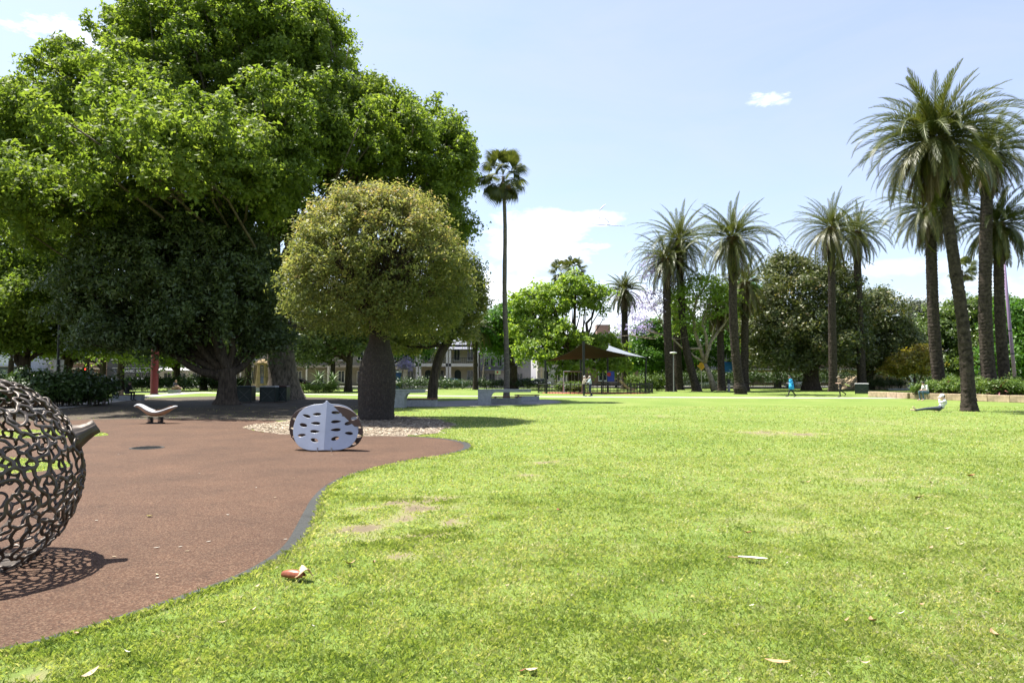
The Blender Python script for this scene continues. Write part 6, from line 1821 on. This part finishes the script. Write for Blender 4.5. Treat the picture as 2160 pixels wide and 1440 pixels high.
lit_px = [(543, 1243, 0, .07), (535, 1293, 0, .09), (470, 1321, 0, .10), (662, 1328, 2, .05), (345, 1341, 1, .07), (268, 1384, 2, .08), (226, 1321, 0, .09), (160, 1343, 1, .06), (190, 1434, 0, .17), (1122, 1424, 0, .11), (1102, 1424, 3, .07),
          (1577, 1128, 3, .14), (1586, 1284, 2, .06), (1484, 1347, 1, .07), (1640, 1408, 1, .2), (1826, 1408, 0, .08), (1843, 1318, 1, .14), (1898, 1302, 2, .11), (1786, 1316, 1, .08), (1910, 1217, 0, .09), (1965, 1162, 1, .12), (2028, 1153, 0, .09), (1998, 1120, 0, .14), (2105, 1255, 3, .06), (2100, 1345, 1, .12),
          (1692, 1019, 0, .2), (1940, 1053, 1, .22), (2050, 1007, 3, .3), (1966, 1022, 0, .14), (1220, 1218, 0, .05), (1070, 1241, 0, .06), (930, 1187, 2, .05), (1180, 1080, 3, .14), (1660, 1193, 2, .05), (1945, 1282, 1, .07), (1705, 1020, 1, .15), (740, 1195, 1, .16), (790, 1192, 1, .1), (2075, 1207, 0, .08), (2010, 1193, 0, .08), (1600, 950, 0, .2), (1420, 1040, 2, .08), (1300, 965, 2, .1)]
rl = np.random.RandomState(77)
CW = ['pale tan', 'brown', 'whitish', 'rust-coloured']
def place_words(px, py):
    row = 'along the bottom edge' if py > 1395 else 'on the near lawn' if py > 1240 else 'on the middle lawn' if py > 1060 else 'on the farther lawn'
    col = 'at far left' if px < 330 else 'left of the husk' if px < 600 else 'just right of the husk' if px < 900 else 'near the centre' if px < 1330 else 'right of centre' if px < 1700 else 'towards the right' if px < 1960 else 'at far right'
    return row + ' ' + col
for i, (px, py, ci, L_) in enumerate(lit_px):
    L_ *= .66
    o = leaf_mesh(L_, L_ * rl.uniform(.26, .45), rl.uniform(.12, .38), 700 + i, M_lf[ci])
    g = G(px, py); o.location = (g.x, g.y, .024); o.rotation_euler = (rl.uniform(-.25, .25), rl.uniform(-.2, .2), rl.uniform(-.6, .6) + (0 if rl.rand() < .7 else 1.3))
    setp(o, ('long ' if L_ > .12 else 'small ') + CW[ci] + ' fallen leaf or bark flake ' + place_words(px, py), 'leaf', 'dry leaves and bark flakes on the grass')
for i, (px, py) in enumerate(((233, 1076), (203, 1100), (313, 1091), (580, 1051), (602, 1140), (330, 1158), (395, 1165), (380, 1156), (150, 1163), (120, 1203), (332, 1222), (480, 1088), (330, 1215), (250, 960), (420, 1000), (620, 1010), (700, 960), (540, 1030), (240, 1177), (440, 1145))):
    g = G(px, py); o = leaf_mesh(rl.uniform(.03, .055), .016, .1, 800 + i, M_lf[2 if i % 3 else 0]); o.location = (g.x, g.y, .014); o.rotation_euler = (0, 0, rl.uniform(-1, 1))
    setp(o, 'tiny pale leaf scrap on the brown rubber surface', 'leaf', 'leaf scraps on the rubber')
g = G(315, 1092)
o = leaf_mesh(.07, .04, .2, 870, mat('yellow_leaf', (.30, .25, .03), .6)); o.location = (g.x, g.y, .018); setp(o, 'curled yellow leaf on the brown rubber surface', 'leaf')
# brown bark husk on the grass
g = G(622, 1224); hk = thing('bark_husk', 'split reddish-brown husk lying on the grass near the rubber edge', 'husk', g + Vector((0, 0, .03)), R(-14))
m_hk = mat('husk_brown', (.28, .085, .04), .35, var=.3, scale=12); m_hi = mat('husk_inner', (.62, .40, .24), .7, var=.2, scale=20)
vs, fs = [], []
for i in range(13):
    t = i / 12; rr = .045 * math.sin(PI * (.1 + .8 * t)) ** .5
    for j in range(9):
        a = -.3 + 3.7 * j / 8; vs.append((-.11 + .19 * t, rr * math.cos(a), .012 + rr * math.sin(a)))
for i in range(12):
    for j in range(8): a = i * 9 + j; fs.append((a, a + 1, a + 10, a + 9))
mb = MB(); mb.add(vs, fs); o = mb.build('shell', m_hk, hk, smooth=True); sd = o.modifiers.new('t', 'SOLIDIFY'); sd.thickness = .006
vs, fs = [], []
for i in range(9):
    t = i / 8
    for j in range(7):
        a = j / 6 - .5; vs.append((.03 + .11 * t, a * .10 * (1 - .3 * t) , .03 + .035 * math.sin(3 * t + a * 3) + .05 * a * a))
for i in range(8):
    for j in range(6): a = i * 7 + j; fs.append((a, a + 1, a + 8, a + 7))
mb = MB(); mb.add(vs, fs); o = mb.build('curled_flap', m_hi, hk, smooth=True); sd = o.modifiers.new('t', 'SOLIDIFY'); sd.thickness = .006
# white feather
g = G(1580, 1187); ft = thing('feather', 'white and grey feather lying on the lawn right of centre', 'feather', g + Vector((0, 0, .035)), R(-18))
mb = MB(); mb.tube([(-.17, .02, .0), (0, 0, .012), (.13, -.01, .008)], [.004, .004, .002], 6); mb.build('quill', M_lf[1], ft)
vs, fs = [], []
for i in range(12):
    t = i / 11; w = .032 * math.sin(PI * (.08 + .86 * t)) ** .6
    vs += [(-.09 + .24 * t, -w * .7, .018), (-.09 + .24 * t, 0, .012), (-.09 + .24 * t, w, .018)]
for i in range(11): a = i * 3; fs += [(a, a + 1, a + 4, a + 3), (a + 1, a + 2, a + 5, a + 4)]
mb = MB(); mb.add(vs, fs); mb.build('vane', M_lf[2], ft, smooth=True)
# contrails of the sky writing, far off and high
m_ct = mat('contrail_ice', (.9, .9, .9), 1.0, var=0)
def contrail(label, pix, w):
    b_ = V(*pix[0], 5000); root = thing('contrail', label, 'contrail', b_, group='skywriting traces')
    q = MB(); q.tube([V(x, y, 5000) - b_ for x, y in pix], w, 8); q.build('trail', m_ct, root, smooth=True)
contrail('short slanted white vapour trail in the sky above the playground', [(1264, 444), (1271, 437), (1278, 431)], [3, 4.5, 2.5])
contrail('hooked white vapour trail at the end of the cloud', [(1245, 464), (1265, 459), (1278, 461), (1284, 468), (1280, 475)], [2, 4, 4, 3.5, 2])
contrail('long thin horizontal vapour trail beside the cloud', [(1235, 470), (1262, 473), (1290, 475), (1318, 477)], [2.5, 4, 3.5, 1.5])
